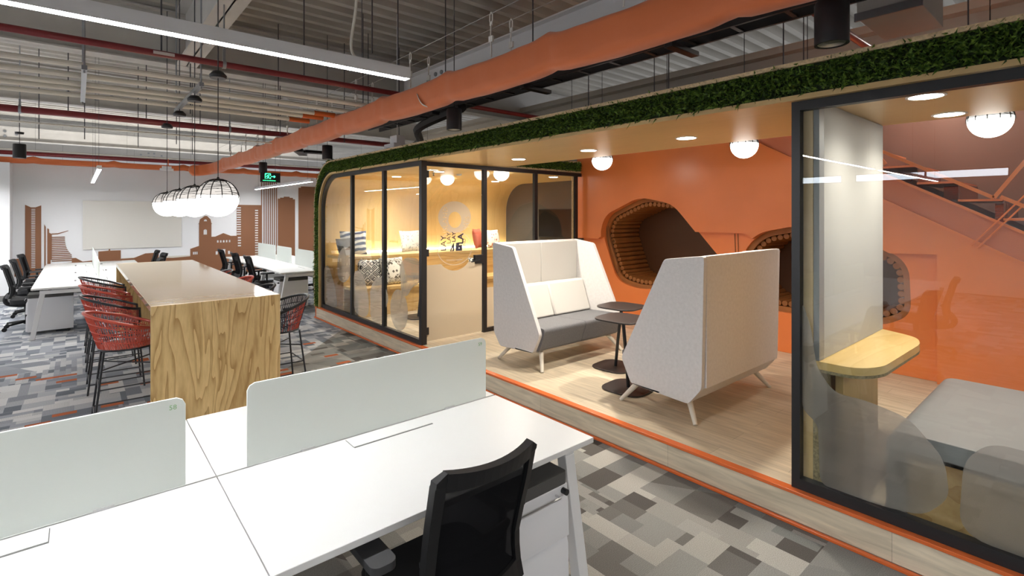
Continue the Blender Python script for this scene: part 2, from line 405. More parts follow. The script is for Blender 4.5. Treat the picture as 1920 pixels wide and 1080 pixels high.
M['red_cush'] = bsdf('red_cushion', (.38,.09,.055), .8)
M['label_w'] = bsdf('label_white', (.7,.62,.6), .6)
def patterned(name, base, ink, scale, kind):
    m = bpy.data.materials.new(name); t = nt(m); b = t.nodes['Principled BSDF']; N = t.nodes.new; L = t.links.new
    tc = N('ShaderNodeTexCoord'); mp = N('ShaderNodeMapping'); L(tc.outputs['Object'], mp.inputs[0])
    if kind == 'stripe':
        mp.inputs['Rotation'].default_value = (0, .2, 0)
        x = N('ShaderNodeTexWave'); x.bands_direction = 'Z'; x.inputs['Scale'].default_value = scale; x.inputs['Distortion'].default_value = 2.5; x.inputs['Detail'].default_value = 1; x.inputs['Detail Scale'].default_value = 2
        out = x.outputs['Fac']; st = [(.0, base), (.45, base), (.55, ink), (1, ink)]
    elif kind == 'diamond':
        mp.inputs['Rotation'].default_value = (0, PI/4, 0)
        x = N('ShaderNodeTexVoronoi'); x.distance = 'CHEBYCHEV'; x.inputs['Scale'].default_value = scale; x.inputs['Randomness'].default_value = .25
        out = x.outputs['Distance']; st = [(0, ink), (.12, ink), (.14, base), (.24, base), (.26, ink), (.40, ink), (.42, base)]
    else:
        x = N('ShaderNodeTexNoise'); x.inputs['Scale'].default_value = scale; x.inputs['Detail'].default_value = 1
        out = x.outputs['Fac']; st = [(0, ink), (.36, ink), (.39, base), (1, base)]
    L(mp.outputs[0], x.inputs['Vector']); r = ramp(t, st, 'LINEAR'); L(out, r.inputs[0]); L(r.outputs[0], b.inputs['Base Color']); b.inputs['Roughness'].default_value = .9
    return m
M['c_stripe'] = patterned('cushion_blue_stripe', (.62,.62,.6), (.05,.07,.14), 3.2, 'stripe')
M['c_ikat'] = patterned('cushion_black_ikat', (.7,.68,.63), (.02,.02,.03), 13, 'diamond')
M['c_dia'] = patterned('cushion_white_diamond', (.74,.71,.64), (.05,.05,.05), 22, 'diamond')
M['c_text'] = patterned('cushion_pale_print', (.66,.66,.62), (.3,.33,.33), 30, 'noise')
M['c_coral'] = patterned('cushion_coral_print', (.74,.71,.65), (.5,.15,.08), 16, 'noise')
def grass_mat():
    m = bpy.data.materials.new('artificial_grass'); t = nt(m); b = t.nodes['Principled BSDF']; N = t.nodes.new; L = t.links.new
    tc = N('ShaderNodeTexCoord'); n = N('ShaderNodeTexNoise'); n.inputs['Scale'].default_value = 45; L(tc.outputs['Object'], n.inputs['Vector'])
    r = ramp(t, [(.3, (.015,.038,.006)), (.47, (.05,.115,.014)), (.62, (.20,.32,.045))]); L(n.outputs['Fac'], r.inputs[0]); L(r.outputs[0], b.inputs['Base Color']); b.inputs['Roughness'].default_value = .5
    return m
M['grass'] = grass_mat()
M['grass_back'] = bsdf('grass_backing', (.012,.025,.006), .9)
# ================================================================ THE ROOM
struct('floor', MB().box(-9, 12, -6, 24, -.1, 0), M['carpet'])
struct('platform', MB().box(3.2, 8.2, -4, 8.98, 0, .198), M['plank'])
struct('platform_riser', MB().box(3.17, 3.1995, -4, 9.0, .02, .18).box(3.17, 8.2, 8.985, 9.0, .02, .18), M['plank_v'])
m = MB().box(3.155, 3.215, -4, 9.0, .1802, .2); m.box(3.165, 3.1695, 8.96, 9.0, .02, .18)
struct('trim_1', m, M['orange_trim'], bevel=.004)
struct('trim_2', MB().box(3.145, 3.1695, -4, 9.01, .0, .0195), M['orange_trim'], bevel=.004)
# partition at the far end, real far wall beyond it, side walls
struct('wall_back', MB().box(-1.2, 12, 15.4, 15.5, 0, 3.0), M['white_wall'])
struct('wall_far', MB().box(-9, 12, 27.9, 28, 0, 4.7), M['white_wall'])
struct('wall_column', MB().box(-2.2, -1.06, 14.8, 15.395, 0, 2.88), M['white_wall'])
struct('baseboard_column', MB().box(-2.2, -1.045, 14.785, 14.8, 0, .12).box(-1.06, -1.045, 14.8, 15.395, 0, .12), M['grey_base'])
struct('baseboard_back', MB().box(-1.04, 8, 15.383, 15.3995, 0, .12), M['grey_base'])
# left wall with a high band of windows
wz = [(-5.0 + i*3.2, -5.0 + i*3.2 + 2.9) for i in range(8)]
struct('wall_left', MB().px([rect(-6, 28, 0, 4.7)] + [rect(a, b, 2.64, 2.84) for a, b in wz], -9.1, -9.0), M['white_wall'])
for i, (a, b) in enumerate(wz):
    f = MB().px([rect(a, b, 2.64, 2.84), rect(a+.02, b-.02, 2.66, 2.82)], -9.08, -9.02); f.box(-9.07, -9.03, (a+b)/2-.02, (a+b)/2+.02, 2.66, 2.82)
    f.mi = 1; f.box(-9.06, -9.055, a+.02, b-.02, 2.66, 2.82)
    struct('window_%d' % (i+1), f, [M['black'], M['sky']])
struct('wall_right', MB().box(7.8, 7.9, -6, 15.4, 0, 4.1), M['beige'])
struct('trim_3', MB().box(7.62, 7.9, -6, 15.4, 4.1, 4.2), M['beige'])
struct('wall_front', MB().box(-9, 12, -6.1, -6, 0, 4.7), M['white_wall'])
# corrugated deck
d = MB(); p = .30; x0, x1 = -9, 12; y = -6.0; prof = []
while y < 28:
    prof += [(y, 4.78), (y+.10, 4.78), (y+.15, 4.66), (y+.25, 4.66)]; y += p
vs = [(x, a, b) for a, b in prof for x in (x0, x1)]
d.add(vs, [(2*i, 2*i+1, 2*i+3, 2*i+2) for i in range(len(prof)-1)])
d.box(x0, x1, -6, 28, 4.79, 4.82)
struct('ceiling', d, M['deck'], smooth=0, fix=False)
# steel beams
def ibeam(a, b, ax, z0, z1, wdt, bolts=(), name='ceiling_beam', mat='steel', label=None):
    pass
def beam(name, label, p, q, z0, z1, wd, bolts, mat='steel', side=-1, group='steel beams under the roof deck'):
    t = thing(name, label, 'beam', p, 0, group)
    m = MB(); P = Vector(p); Q = Vector(q); alongx = abs(Q.x-P.x) > abs(Q.y-P.y)
    if alongx:
        m.box(P.x, Q.x, P.y-wd/2, P.y+wd/2, z0, z0+.02).box(P.x, Q.x, P.y-wd/2, P.y+wd/2, z1-.02, z1).box(P.x, Q.x, P.y-.008, P.y+.008, z0, z1)
    else:
        m.box(P.x-wd/2, P.x+wd/2, P.y, Q.y, z0, z0+.02).box(P.x-wd/2, P.x+wd/2, P.y, Q.y, z1-.02, z1).box(P.x-.008, P.x+.008, P.y, Q.y, z0, z1)
    build('beam_profile', m, M[mat], t)
    for b in bolts:
        for du, dz in ((-.33, 0), (-.09, .07), (.09, .07), (-.09, -.07), (.09, -.07), (.33, 0)):
            zc = (z0+z1)/2+dz
            c = MB()
            if alongx: c.cyl((b+du, P.y+side*.009, zc), (b+du, P.y+side*.03, zc), .036, 12)
            else: c.cyl((P.x+side*.009, b+du, zc), (P.x+side*.03, b+du, zc), .036, 12)
            build('bolt', c, M['galv'], t)
    return t
beam('ceiling_beam', 'big grey steel beam running left to right above the near desks', (-9, 8.65, 3.9), (12, 8.65, 0), 3.9, 4.655, .26, [])
beam('ceiling_beam', 'grey steel beam with one cluster of bolts, behind the cream conduits', (-9, 13.0, 3.9), (7.6, 13.0, 0), 3.9, 4.4, .24, [.2])
beam('ceiling_beam', 'grey steel beam with bolts at its far left end, beyond the mural partition', (-9, 20.4, 3.9), (12, 20.4, 0), 3.9, 4.3, .24, [-1.65])
beam('ceiling_beam', 'farthest grey steel beam with bolts just above the orange band', (-9, 24.2, 3.9), (12, 24.2, 0), 3.9, 4.3, .24, [2.2, 6.0])
beam('ceiling_beam', 'white steel beam with bolts running behind the orange fabric sleeve', (4.63, -5.8, 3.9), (4.63, 8.5, 0), 3.9, 4.3, .2, [2.45, 7.3], 'steel_w')
beam('ceiling_beam', 'pale steel beam coming down to the left from the top edge of the photo', (1.18, -5.8, 3.9), (1.18, 8.5, 0), 3.9, 4.655, .25, [])
# ================================================================ linear lamps
def linear(L, hw=.028, hh=.045):
    t = thing('linear_light', '', 'light', (0,0,0)); 
    h = MB().box(-L, 0, -hw, hw, .012, .012+hh).box(-L, 0, -hw, -hw+.004, 0, .012).box(-L, 0, hw-.004, hw, 0, .012).box(-.004, 0, -hw, hw, 0, .012)
    build('housing', h, M['steel_w'], t)
    build('diffuser', MB().box(-L+.004, -.005, -hw+.005, hw-.005, .0005, .011), M['led'], t)
    for x in (-.25, -L/2, -L+.25): build('suspension_wire', MB().tube([(x, 0, .055), (x, 0, 2.18)], .0022, 5), M['rod'], t)
    return t
L0 = linear(4.2); L0.location = (1.30, 2.35, 2.495); L0['label'] = 'long bright linear lamp hanging over the nearest white desks'
for loc, rz, lab in [((.245, 9.45, 2.45), -PI/2, 'linear lamp seen almost end-on above the far left desks'),
                     ((3.56, 10.3, 2.45), -PI/2, 'slim linear lamp above the far desks just left of the grass-edged pod')]:
    dup(L0, loc, rz, lab)
k = 0
for loc, rz in [((-3.2, 2.35, 2.495), 0), ((1.3, -1.3, 2.495), 0), ((-3.2, -1.3, 2.495), 0), ((-3.0, 6.6, 2.45), 0), ((-4.4, 9.8, 2.45), -PI/2), ((-7.0, 9.0, 2.45), -PI/2),
                ((-4.0, 17.0, 2.45), 0), ((1.3, 17.6, 2.45), 0), ((6.5, 17.6, 2.45), 0), ((3.6, 21.8, 2.45), 0), ((-2.0, 21.8, 2.45), 0), ((6.3, 10.2, 2.45), -PI/2), ((5.7, -3.6, 3.0), 0), ((-1.9, 10.35, 2.45), -PI/2)]:
    dup(L0, loc, rz, 'unseen linear lamp added as fill, lighting the rest of the office', 'added linear lamps outside the view')  # unseen copies, added as general fill light
# ================================================================ pipes and conduits
def pipe(name, label, pts, r, mat, cat='pipe', group=None, parts=()):
    t = solo(name, MB().tube(pts, r, 14), M[mat], label, cat, group); return t
pipe('sprinkler_pipe', 'dark red pipe crossing left to right below the near steel beam', [(-8.9, 5.75, 3.3), (7.7, 5.75, 3.3)], .031, 'red')
pipe('sprinkler_pipe', 'thicker dark red pipe crossing behind the hanging globe lamps', [(-8.9, 10.08, 3.3), (7.7, 10.08, 3.3)], .05, 'red')
pipe('sprinkler_pipe', 'farthest dark red pipe along the top of the orange band', [(-8.9, 15.15, 3.115), (7.7, 15.15, 3.115)], .045, 'red')
pipe('sprinkler_pipe', 'dark red pipe slanting behind the big black spotlight at the top right', [(2.9, 1.43, 3.3), (7.7, 1.37, 3.3)], .03, 'red')
lab = MB().box(.535, .70, 5.7165, 5.7185, 3.285, 3.313); solo('pipe_label', lab, M['label_w'], 'small pale label stuck on the nearer dark red pipe', 'label')
for i, (yy, x) in enumerate([(5.99, 3.4), (6.46, 3.3), (6.87, 2.42), (7.15, 2.36), (7.53, 2.3)]):
    pts = spline([(-8.9, yy+.02, 3.15), (-4, yy-.02, 3.15), (-1.5, yy+.05, 3.13), (.6, yy, 3.15), (x, yy, 3.15)], 6)
    t = thing('conduit', ['cream conduit, nearest and highest in the photo of the five', 'second cream conduit of the row of five', 'middle cream conduit of the five, with an orange sleeve at its end',
              'fourth cream conduit of the row, with an orange sleeve at its end', 'farthest and lowest cream conduit of the five'][i], 'conduit', (x, yy, 3.15), 0, 'cream conduits under the roof')
    build('tube', MB().tube(pts, .027, 10), M['conduit'], t)
    if i > 1: build('orange_sleeve', MB().cyl((x-.02, yy, 3.15), (x+.26, yy, 3.15), .033, 12), M['orange_trim'], t)
pipe('conduit', 'thin cream conduit above the far left desks carrying a black spotlight', [(-8.9, 9.76, 3.08), (3.1, 9.76, 3.08)], .014, 'conduit', 'conduit')
pipe('conduit', 'thin cream conduit low over the far partition', [(-8.9, 14.2, 3.1), (7.5, 14.2, 3.1)], .014, 'conduit', 'conduit')
pipe('conduit', 'thin grey conduit running above the grass edge of the canopy', [(6.6, -4, 3.35), (6.6, 9.5, 3.35)], .012, 'conduit', 'conduit')
# trapeze hangers of the conduits
for i, (x, g) in enumerate([(.05, 'steel hanger bracket holding the conduits left of the round ceiling rose'), (.95, 'steel hanger bracket holding the conduits behind the nearest globe cable')]):
    t = thing('hanger_bracket', g, 'bracket', (x, 6.7, 3.08), 0, 'conduit hangers')
    build('channel', MB().box(x-.02, x+.02, 5.9, 7.65, 3.085, 3.125), M['galv'], t)
    for yy in (5.85+.08, 7.62): build('threaded_rod', MB().cyl((x, yy, 3.06), (x, yy  , 4.66), .008, 8), M['galv'], t)
# threaded rods
rods = [(1.9, 5.75, 3.32), (.6, 5.75, 3.32), (-.55, 5.75, 3.32), (3.1, 6.9, 3.3), (3.5, 7.6, 3.2), (2.75, 5.2, 3.45), (2.3, 4.9, 3.45), (3.45, 3.72, 3.12), (3.45, 2.1, 3.12), (3.45, 5.3, 3.12), (5.2, 3.3, 2.7), (5.6, 2.2, 2.7), (5.3, 4.6, 2.7),
        (-.95, 10.08, 3.35), (-.1, 10.08, 3.35), (.85, 10.08, 3.35), (1.6, 10.08, 3.35), (.1, 11.5, 3.1), (.9, 12.2, 3.1), (1.4, 11.2, 3.1), (1.9, 12.9, 3.1), (2.4, 11.8, 3.1), (-.5, 12.0, 3.1), (2.3, 8.1, 3.2), (2.7, 9.4, 3.2), (1.2, 8.3, 3.2), (3.4, 8.3, 3.0), (4.2, 7.9, 2.9), (6.7, 4.5, 3.36), (6.7, 2.4, 3.36), (6.7, .9, 3.36)]
def pxx(x, y): return (x*.7604-y*.6494)/(x*.6494+y*.7604)
words = ['leftmost', 'second from the left', 'third from the left', 'fourth from the left', 'fifth from the left', 'sixth from the left', 'seventh from the left', 'eighth from the left', 'ninth from the left', 'tenth from the left', 'eleventh from the left', 'twelfth from the left']
def fam(x, y): return 'meeting the nearer red pipe' if y == 5.75 else 'meeting the thicker red pipe' if y == 10.08 else 'at the black cable tray' if x == 3.45 else 'behind the grass-edged canopy' if x > 4.5 else 'over the far desks' if y > 11 else 'around the orange sleeve'
fams = {}
for r_ in rods: fams.setdefault(fam(r_[0], r_[1]), []).append(r_)
for f_, rs in fams.items():
    for w_, (x, y, z) in zip(words, sorted(rs, key=lambda q: pxx(q[0], q[1]))):
        solo('threaded_rod', MB().cyl((x, y, z), (x, y, 4.66), .007, 8), M['rod'], 'thin dark roof rod %s, %s of them' % (f_, w_), 'rod', 'threaded rods from the roof deck')
# pipe clamps on the red pipes
for x, y, r, lab in [(1.12, 5.75, .031, 'galvanised clamp on the nearer dark red pipe'), (-.62, 10.08, .05, 'left galvanised clamp on the thicker dark red pipe'), (2.05, 10.08, .05, 'right galvanised clamp on the thicker dark red pipe')]:
    m = MB().lathe([(r+.004, -.015), (r+.012, -.015), (r+.012, .015), (r+.004, .015), (r+.004, -.015)], (x, y, 3.3), 18, 'x'); m.box(x-.012, x+.012, y-.008, y+.008, 3.3+r+.008, 3.45); m.cyl((x, y, 3.4), (x, y, 4.66), .007, 6)
    solo('pipe_clamp', m, M['galv'], lab, 'clamp', 'clamps on the red pipes')
# ================================================================ black cable tray
t = thing('cable_tray', 'black cable tray running just below the orange fabric sleeve', 'cable tray', (3.45, 3, 3.07))
for x in (3.37, 3.55): build('rail', MB().box(x-.012, x+.012, -3, 7.3, 3.07, 3.13), M['black'], t)
y = -2.9
while y < 7.2: build('rung', MB().box(3.38, 3.54, y, y+.03, 3.075, 3.09), M['black'], t); y += .35
for y in (3.72, 2.10, 5.4): build('bracket', MB().box(3.30, 3.68, y-.035, y+.035, 3.03, 3.068), M['black'], t, bevel=.005)
m = MB(); m.tube(spline([(3.42, 4.9, 3.05), (3.6, 6.2, 3.0), (4.3, 7.4, 3.0), (4.9, 9.2, 3.05), (4.9, 11, 3.05)], 5), .06, 6)
solo('flat_cable_duct', m, M['black_pl'], 'black duct curving away under the cable tray above the grass edge', 'duct')
m = MB().box(3.3, 3.7, 9.9, 10.1, 2.98, 3.03).bar((3.0, 9.4, 2.95), (3.75, 11.4, 3.1), .16, .05)
solo('cable_tray', m, M['black_pl'], 'short black tray section far left of the black spotlight above the pod corner', 'cable tray')
# ================================================================ orange fabric sleeve on wires
def sleeve(name, label, path, hh, hw, seed, sag=.015, step=.09):
    rnd = random.Random(seed); pts = spline(path, 60)
    L = 0; P = [pts[0]]
    for q in pts[1:]:
        if (q-P[-1]).length > step*.5: P.append(q)
    n = 20; vs = []; fs = []; acc = 0
    ph = [rnd.uniform(0, 6.28) for _ in range(n)]
    for i, c in enumerate(P):
        tt = (P[min(i+1, len(P)-1)]-P[max(i-1, 0)]).normalized(); sd = Vector((tt.y, -tt.x, 0)).normalized()
        if i: acc += (c-P[i-1]).length
        u = (acc % 1.38)/1.38; pin = math.exp(-((min(u, 1-u))/.055)**2)
        for k in range(n):
            a = 2*PI*k/n; ca, sa = math.cos(a), math.sin(a)
            ex = .55
            X = math.copysign(abs(ca)**ex, ca)*hw; Z = math.copysign(abs(sa)**ex, sa)*hh
            wv = .006*math.sin(acc*9+ph[k]*.6+k)+.004*math.sin(acc*21+k*1.7)
            du = (u if u < .5 else u-1)*1.38
            cr = .012*math.sin(40*(du+.25*ca))*math.exp(-(du/.16)**2)*(.6+.4*math.sin(k*1.3+i*.01))
            wv += cr
            if sa > 0: Z += -.03*(1-pin)*sa + .012*pin
            else: Z += -.010*(1-pin)
            f = 1+wv/hw-.12*pin
            end = min(1, acc/.12+.35)
            vs.append(c+sd*X*f*end+Vector((0, 0, Z*end*(1-.05*pin)-sag*math.sin(PI*u))))
    N = len(P)
    for i in range(N-1):
        for k in range(n): fs.append((i*n+k, i*n+(k+1) % n, (i+1)*n+(k+1) % n, (i+1)*n+k))
    fs += [tuple(range(n)), tuple((N-1)*n+k for k in range(n))]
    return MB().add(vs, fs)
t = thing('fabric_sleeve', 'long orange fabric sleeve hung on white straps, running into the top of the photo', 'fabric sleeve', (2.75, 5, 2.85))
m = sleeve('x', '', [(2.1, 14.7, 2.90), (2.35, 14.75, 2.93), (2.62, 14.5, 2.99), (2.72, 13.6, 3.03), (2.75, 12, 3.035), (2.75, 9, 3.035), (2.75, 5, 3.04), (2.75, 1, 3.03), (2.75, -3, 3.03)], .145, .095, 3)
build('sleeve', m, M['orange_fab'], t, smooth=60)
build('seam_patch', MB().tube(spline([(2.650, 4.60, 3.03), (2.648, 4.55, 2.96), (2.655, 4.50, 2.91), (2.69, 4.46, 2.885)], 4), .011, 6, sq=.4), M['strap'], t)
for x in (2.64, 2.86): build('support_wire', MB().tube([(x, -3, 3.52), (x, 14.6, 3.42)], .003, 5), M['galv'], t)
for i in range(9):
    y = 2.0+i*1.36
    for x in (2.64, 2.86):
        m = MB(); z1 = 3.52-.1*(y+3)/17.6
        m.tube([(x, y, z1+.012), (x, y+.018, z1-.012), (x, y+.018, z1-.06), (x, y, z1-.085), (x, y-.018, z1-.06), (x, y-.018, z1-.012)], .006, 6, closed=True)
        m.box(x-.004, x+.004, y-.016, y+.016, z1-.1, z1-.068); m.tube(spline([(x, y, z1-.09), (x, y+.006, z1-.2), (x, y-.004, z1-.3), (x, y, 3.12)], 3), .016, 6, sq=.35)
        m.box(x-.009, x+.009, y-.026, y+.026, z1-.24, z1-.19)
        build('strap_hook', m, M['strap'], t)
t = thing('fabric_band', 'orange fabric band along the top of the white mural wall', 'fabric band', (3, 15.2, 2.93))
build('band', sleeve('x', '', [(-9, 15.18, 2.985), (-4, 15.18, 2.985), (0, 15.18, 2.98), (3, 15.18, 2.975), (6, 15.18, 2.96), (7.6, 15.18, 2.96)], .075, .06, 5, .004), M['orange_fab'], t, smooth=60)
# ================================================================ black cylinder spotlights
def spot(loc, label, canopy=True):
    x, y, z = loc
    t = thing('cylinder_spotlight', label, 'spotlight', loc, 0, 'black cylinder spotlights')
    build('body', MB().lathe([(.066, .012), (.066, 0), (.079, 0), (.079, .21), (.074, .22), (0, .22)], loc, 32), M['black'], t)
    build('reflector', MB().lathe([(.064, .004), (.045, .014), (.03, .016), (.0, .016)], loc, 32), M['chrome'], t)
    build('lens', MB().lathe([(.024, .010), (.0, .010)], loc, 16), M['dl'] if z < 2.679 else M['chrome'], t)
    m = MB().cyl((x, y, z+.215), (x, y, 3.05), .004, 6); build('cable', m, M['black'], t)
    m = MB().lathe([(0, 3.05-z-0), (.05, 3.05-z), (.055, 3.08-z), (0, 3.085-z)], loc, 20); build('ceiling_rose', m, M['black'], t)
    build('hanger_rod', MB().cyl((x, y, 3.08), (x, y, 4.66), .005, 6), M['rod'], t)
    return t
spot((2.97, .93, 2.68), 'big black cylinder spotlight at the top right over the grass edge')
spot((2.99, 4.43, 2.68), 'black cylinder spotlight just under the orange fabric sleeve, above the canopy')
spot((3.04, 8.10, 2.68), 'black cylinder spotlight above the rounded corner of the pod')
spot((2.99, 11.6, 2.68), 'small black cylinder spotlight above the green exit sign')
spot((-.68, 11.0, 2.675), 'lit black cylinder spotlight at the left edge of the photo')
# ================================================================ exit sign
t = thing('exit_sign', 'green lit exit sign with a running figure and arrow, hanging over the far desks', 'sign', (2.84, 10.5, 2.42))
build('sign_box', MB().box(2.66, 3.02, 10.5, 10.53, 2.42, 2.605), M['black'], t, bevel=.004)
g = MB(); Yf = 10.499
def gl(pts, w=.009):
    for a, b in zip(pts[:-1], pts[1:]): g.bar((a[0], Yf, a[1]), (b[0], Yf, b[1]), .004, w)
gl([(2.745, 2.485), (2.745, 2.585), (2.84, 2.585), (2.84, 2.545)]); gl([(2.84, 2.515), (2.84, 2.485)]); gl([(2.745, 2.585), (2.765, 2.57)])
gl([(2.78, 2.555), (2.80, 2.53), (2.79, 2.505), (2.77, 2.488)], .012); gl([(2.80, 2.53), (2.82, 2.54)]); gl([(2.79, 2.51), (2.815, 2.505), (2.818, 2.488)]); gl([(2.775, 2.54), (2.765, 2.52)])
g.lathe([(0, -.001), (.008, -.001), (.008, .001), (0, .001)], (2.81, Yf, 2.562), 12, 'y')
gl([(2.85, 2.53), (2.92, 2.53)], .012); gl([(2.90, 2.55), (2.925, 2.53), (2.90, 2.51)], .012)
build('pictogram', g, M['exitg'], t)
def text(s, size, name, mat, parent, Mx, ext=.0008, bold=0, label=None, sx=1.0):
    cu = bpy.data.curves.new(name, 'FONT'); cu.body = s; cu.size = size; cu.extrude = ext; cu.offset = bold; cu.align_x = 'LEFT'; cu.resolution_u = 2
    ob = bpy.data.objects.new('tmp', cu); C.objects.link(ob); bpy.context.view_layer.update()
    me = bpy.data.meshes.new_from_object(ob.evaluated_get(bpy.context.evaluated_depsgraph_get()))
    bpy.data.objects.remove(ob)
    mb = MB(); mb.add([Mx @ Vector((v.co.x*sx, v.co.y, v.co.z)) for v in me.vertices], [tuple(p.vertices) for p in me.polygons])
    if not mb.v: return None
    o = build(name, mb, mat, parent, smooth=0); 
    if label: o['label'] = label
    return o
def TXZ(x, y, z, flip=1):   # text lying in the XZ plane, read from -Y
    return Matrix(((1, 0, 0, x), (0, 0, -1, y), (0, 1, 0, z), (0, 0, 0, 1)))
text('SALIDA DE EMERGENCIA', .021, 'lettering', M['exitg'], t, TXZ(2.70, 10.4985, 2.445))
build('hanging_wire', MB().cyl((2.75, 10.515, 2.6), (2.75, 10.515, 4.66), .003, 5).cyl((2.93, 10.515, 2.6), (2.93, 10.515, 4.66), .003, 5), M['rod'], t)
# ================================================================ mural on the far partition (cut-out skyline) and the cream panel
YM = 15.399
def mural(name, loops, label, mat='mural', th=.012, dy=0):
    return build(name, MB().py(loops, YM-dy-th, YM-dy), M[mat], mur, smooth=0, label=label)
mur = thing('skyline_mural', 'brown cut-out skyline of towers and a church across the white far wall', 'mural', (2, 15.39, .13))
wins = lambda x0, x1, z0, z1, n, f=.5: [rect(x0, x1, z0+(z1-z0)*i/n, z0+(z1-z0)*(i+f)/n) for i in range(n)]
mural('tower_silhouette', [[(-.863, .13), (-.604, .13), (-.604, 2.0), (-.70, 1.955), (-.77, 1.955), (-.863, 2.01)]] + wins(-.765, -.70, .62, 1.94, 34, .55), 'brown tower with a column of small windows at the far left')
mural('thin_slab', [[(-.555, .3), (-.53, .3), (-.53, 1.52), (-.555, 1.58)]], None)
mural('thin_slab', [[(-.505, .3), (-.45, .3), (-.45, .78), (-.43, .78), (-.43, 1.36), (-.475, 1.39), (-.475, 1.47), (-.505, 1.49)]], None)
e = [(-.21, 1.30), (-.21, 1.2), (-.195, 1.1), (-.175, 1.02), (-.14, .95), (-.09, .88), (-.09, .72)]
def edge(z):
    for (xa, za), (xb, zb) in zip(e[:-1], e[1:]):
        if zb <= z <= za: return xa+(xb-xa)*(za-z)/(za-zb) if za != zb else xa
    return -.1
sl = MB()
for i in range(14):
    z = .74+i*.041; sl.py([[(-.4295, z), (edge(z), z), (edge(z+.022), z+.022), (-.4295, z+.022)]], YM-.012, YM)
sl.py([[(-.4295, 1.345), (-.33, 1.35), (-.15, 1.42), (-.15, 1.435), (-.33, 1.375), (-.4295, 1.37)]], YM-.012, YM)
build('striped_building', sl, M['mural'], mur, smooth=0, label='brown sail-shaped building drawn as stripes')
mural('low_skyline', [[(-.4295, .45), (2.225, .45), (2.225, .72), (1.85, .70), (1.55, .72), (1.55, .85), (1.28, .84), (1.05, .74), (.80, .735), (.80, .94), (.63, .94), (.60, .94), (.585, 1.10), (.57, .94), (.38, .93), (.38, .735), (.10, .71), (-.02, .80), (-.09, .80), (-.09, .70), (-.4295, .68)]], 'brown strip of low roofs with a small spire')
church = [(2.225, .2), (3.30, .2), (3.30, 1.22), (3.16, 1.22), (2.98, 1.30), (2.79, 1.21), (2.70, 1.21), (2.70, 1.545), (2.72, 1.555), (2.70, 1.565), (2.68, 1.67), (2.60, 1.76), (2.55, 1.76), (2.44, 1.67), (2.42, 1.565), (2.40, 1.555), (2.42, 1.545), (2.42, .98), (2.225, .91)]
def arch(x0, x1, z0, z1): 
    r = (x1-x0)/2; return [(x0, z0), (x1, z0)]+[((x0+x1)/2+r*math.cos(PI*k/8), z1-r+r*math.sin(PI*k/8)) for k in range(9)]
mural('church_silhouette', [church, arch(2.53, 2.60, 1.62, 1.67), arch(2.52, 2.60, 1.27, 1.41), rect(2.28, 2.315, .76, .83), rect(2.32, 2.355, .76, .83), rect(2.36, 2.39, .76, .83), rect(2.80, 2.85, .73, .82), rect(2.92, 3.03, .73, .87), rect(3.09, 3.14, .73, .82)] +
      [rect(2.83+.07*i, 2.87+.07*i, 1.05, 1.11) for i in range(5)], 'brown church with a bell tower and arched openings')
mural('office_silhouette', [[(3.302, .2), (3.92, .2), (3.92, 2.06), (3.302, 2.06)]] + wins(3.76, 3.84, .58, 1.96, 20, .5) + wins(3.303, 3.41, 1.25, 2.03, 12, .5)+wins(3.33, 3.41, .93, 1.22, 4, .5), 'brown tower block with columns of small windows')
st = MB()
xs = [3.925, 3.99, 4.045, 4.10, 4.155, 4.21, 4.265, 4.32]
for i, x in enumerate(xs):
    st.py([[(x-.011, .2 if i > 1 else .2), (x+.011, .2), (x+.011, 2.74 - (.06 if i in (0, 7) else 0)), (x-.011, 2.74-(.06 if i in (0, 7) else 0))]], YM-.024, YM-.0125)
st.py([[(3.914, 2.66), (3.98, 2.74), (4.26, 2.74), (4.331, 2.66), (4.331, 2.69), (4.26, 2.765), (3.98, 2.765), (3.914, 2.69)]], YM-.024, YM-.0125)
build('striped_tower', st, M['mural'], mur, smooth=0, label='tall tower drawn as thin upright brown stripes')
mural('stepped_tower', [[(4.36, .2), (4.83, .2), (4.83, 2.24), (4.77, 2.24), (4.77, 2.28), (4.68, 2.28), (4.68, 2.31), (4.52, 2.31), (4.52, 2.28), (4.42, 2.28), (4.42, 2.25), (4.36, 2.25)]], 'wide brown tower with a stepped top')
mural('plain_tower', [[(4.93, .2), (5.48, .2), (5.48, 2.58), (5.43, 2.58), (5.43, 2.62), (5.0, 2.62), (5.0, 2.58), (4.93, 2.58)]], 'plain tall brown tower at the right')
mural('pale_skyline', [[(.81, .75), (5.9, .75), (5.9, .9), (6.0, .9), (6.1, 1.02), (6.2, .9), (6.4, .9), (6.4, .4), (.81, .4)]], 'pale cream far skyline', 'mural2', .004)
mural('pale_skyline', [[(5.50, .2), (5.9, .2), (5.9, 1.30), (5.78, 1.30), (5.78, 1.05), (5.50, 1.05)]], 'pale cream far tower', 'mural2', .006)
mural('corner_patch', [[(-1.03, .45), (-.87, .45), (-.87, .85), (-1.03, .83)]], 'rough-edged brown patch in the left corner')
solo('pinboard', MB().box(.10, 2.03, 15.372, 15.385, .98, 2.12), M['cream'], 'large faint cream board on the far white wall behind the globe lamps', 'board')
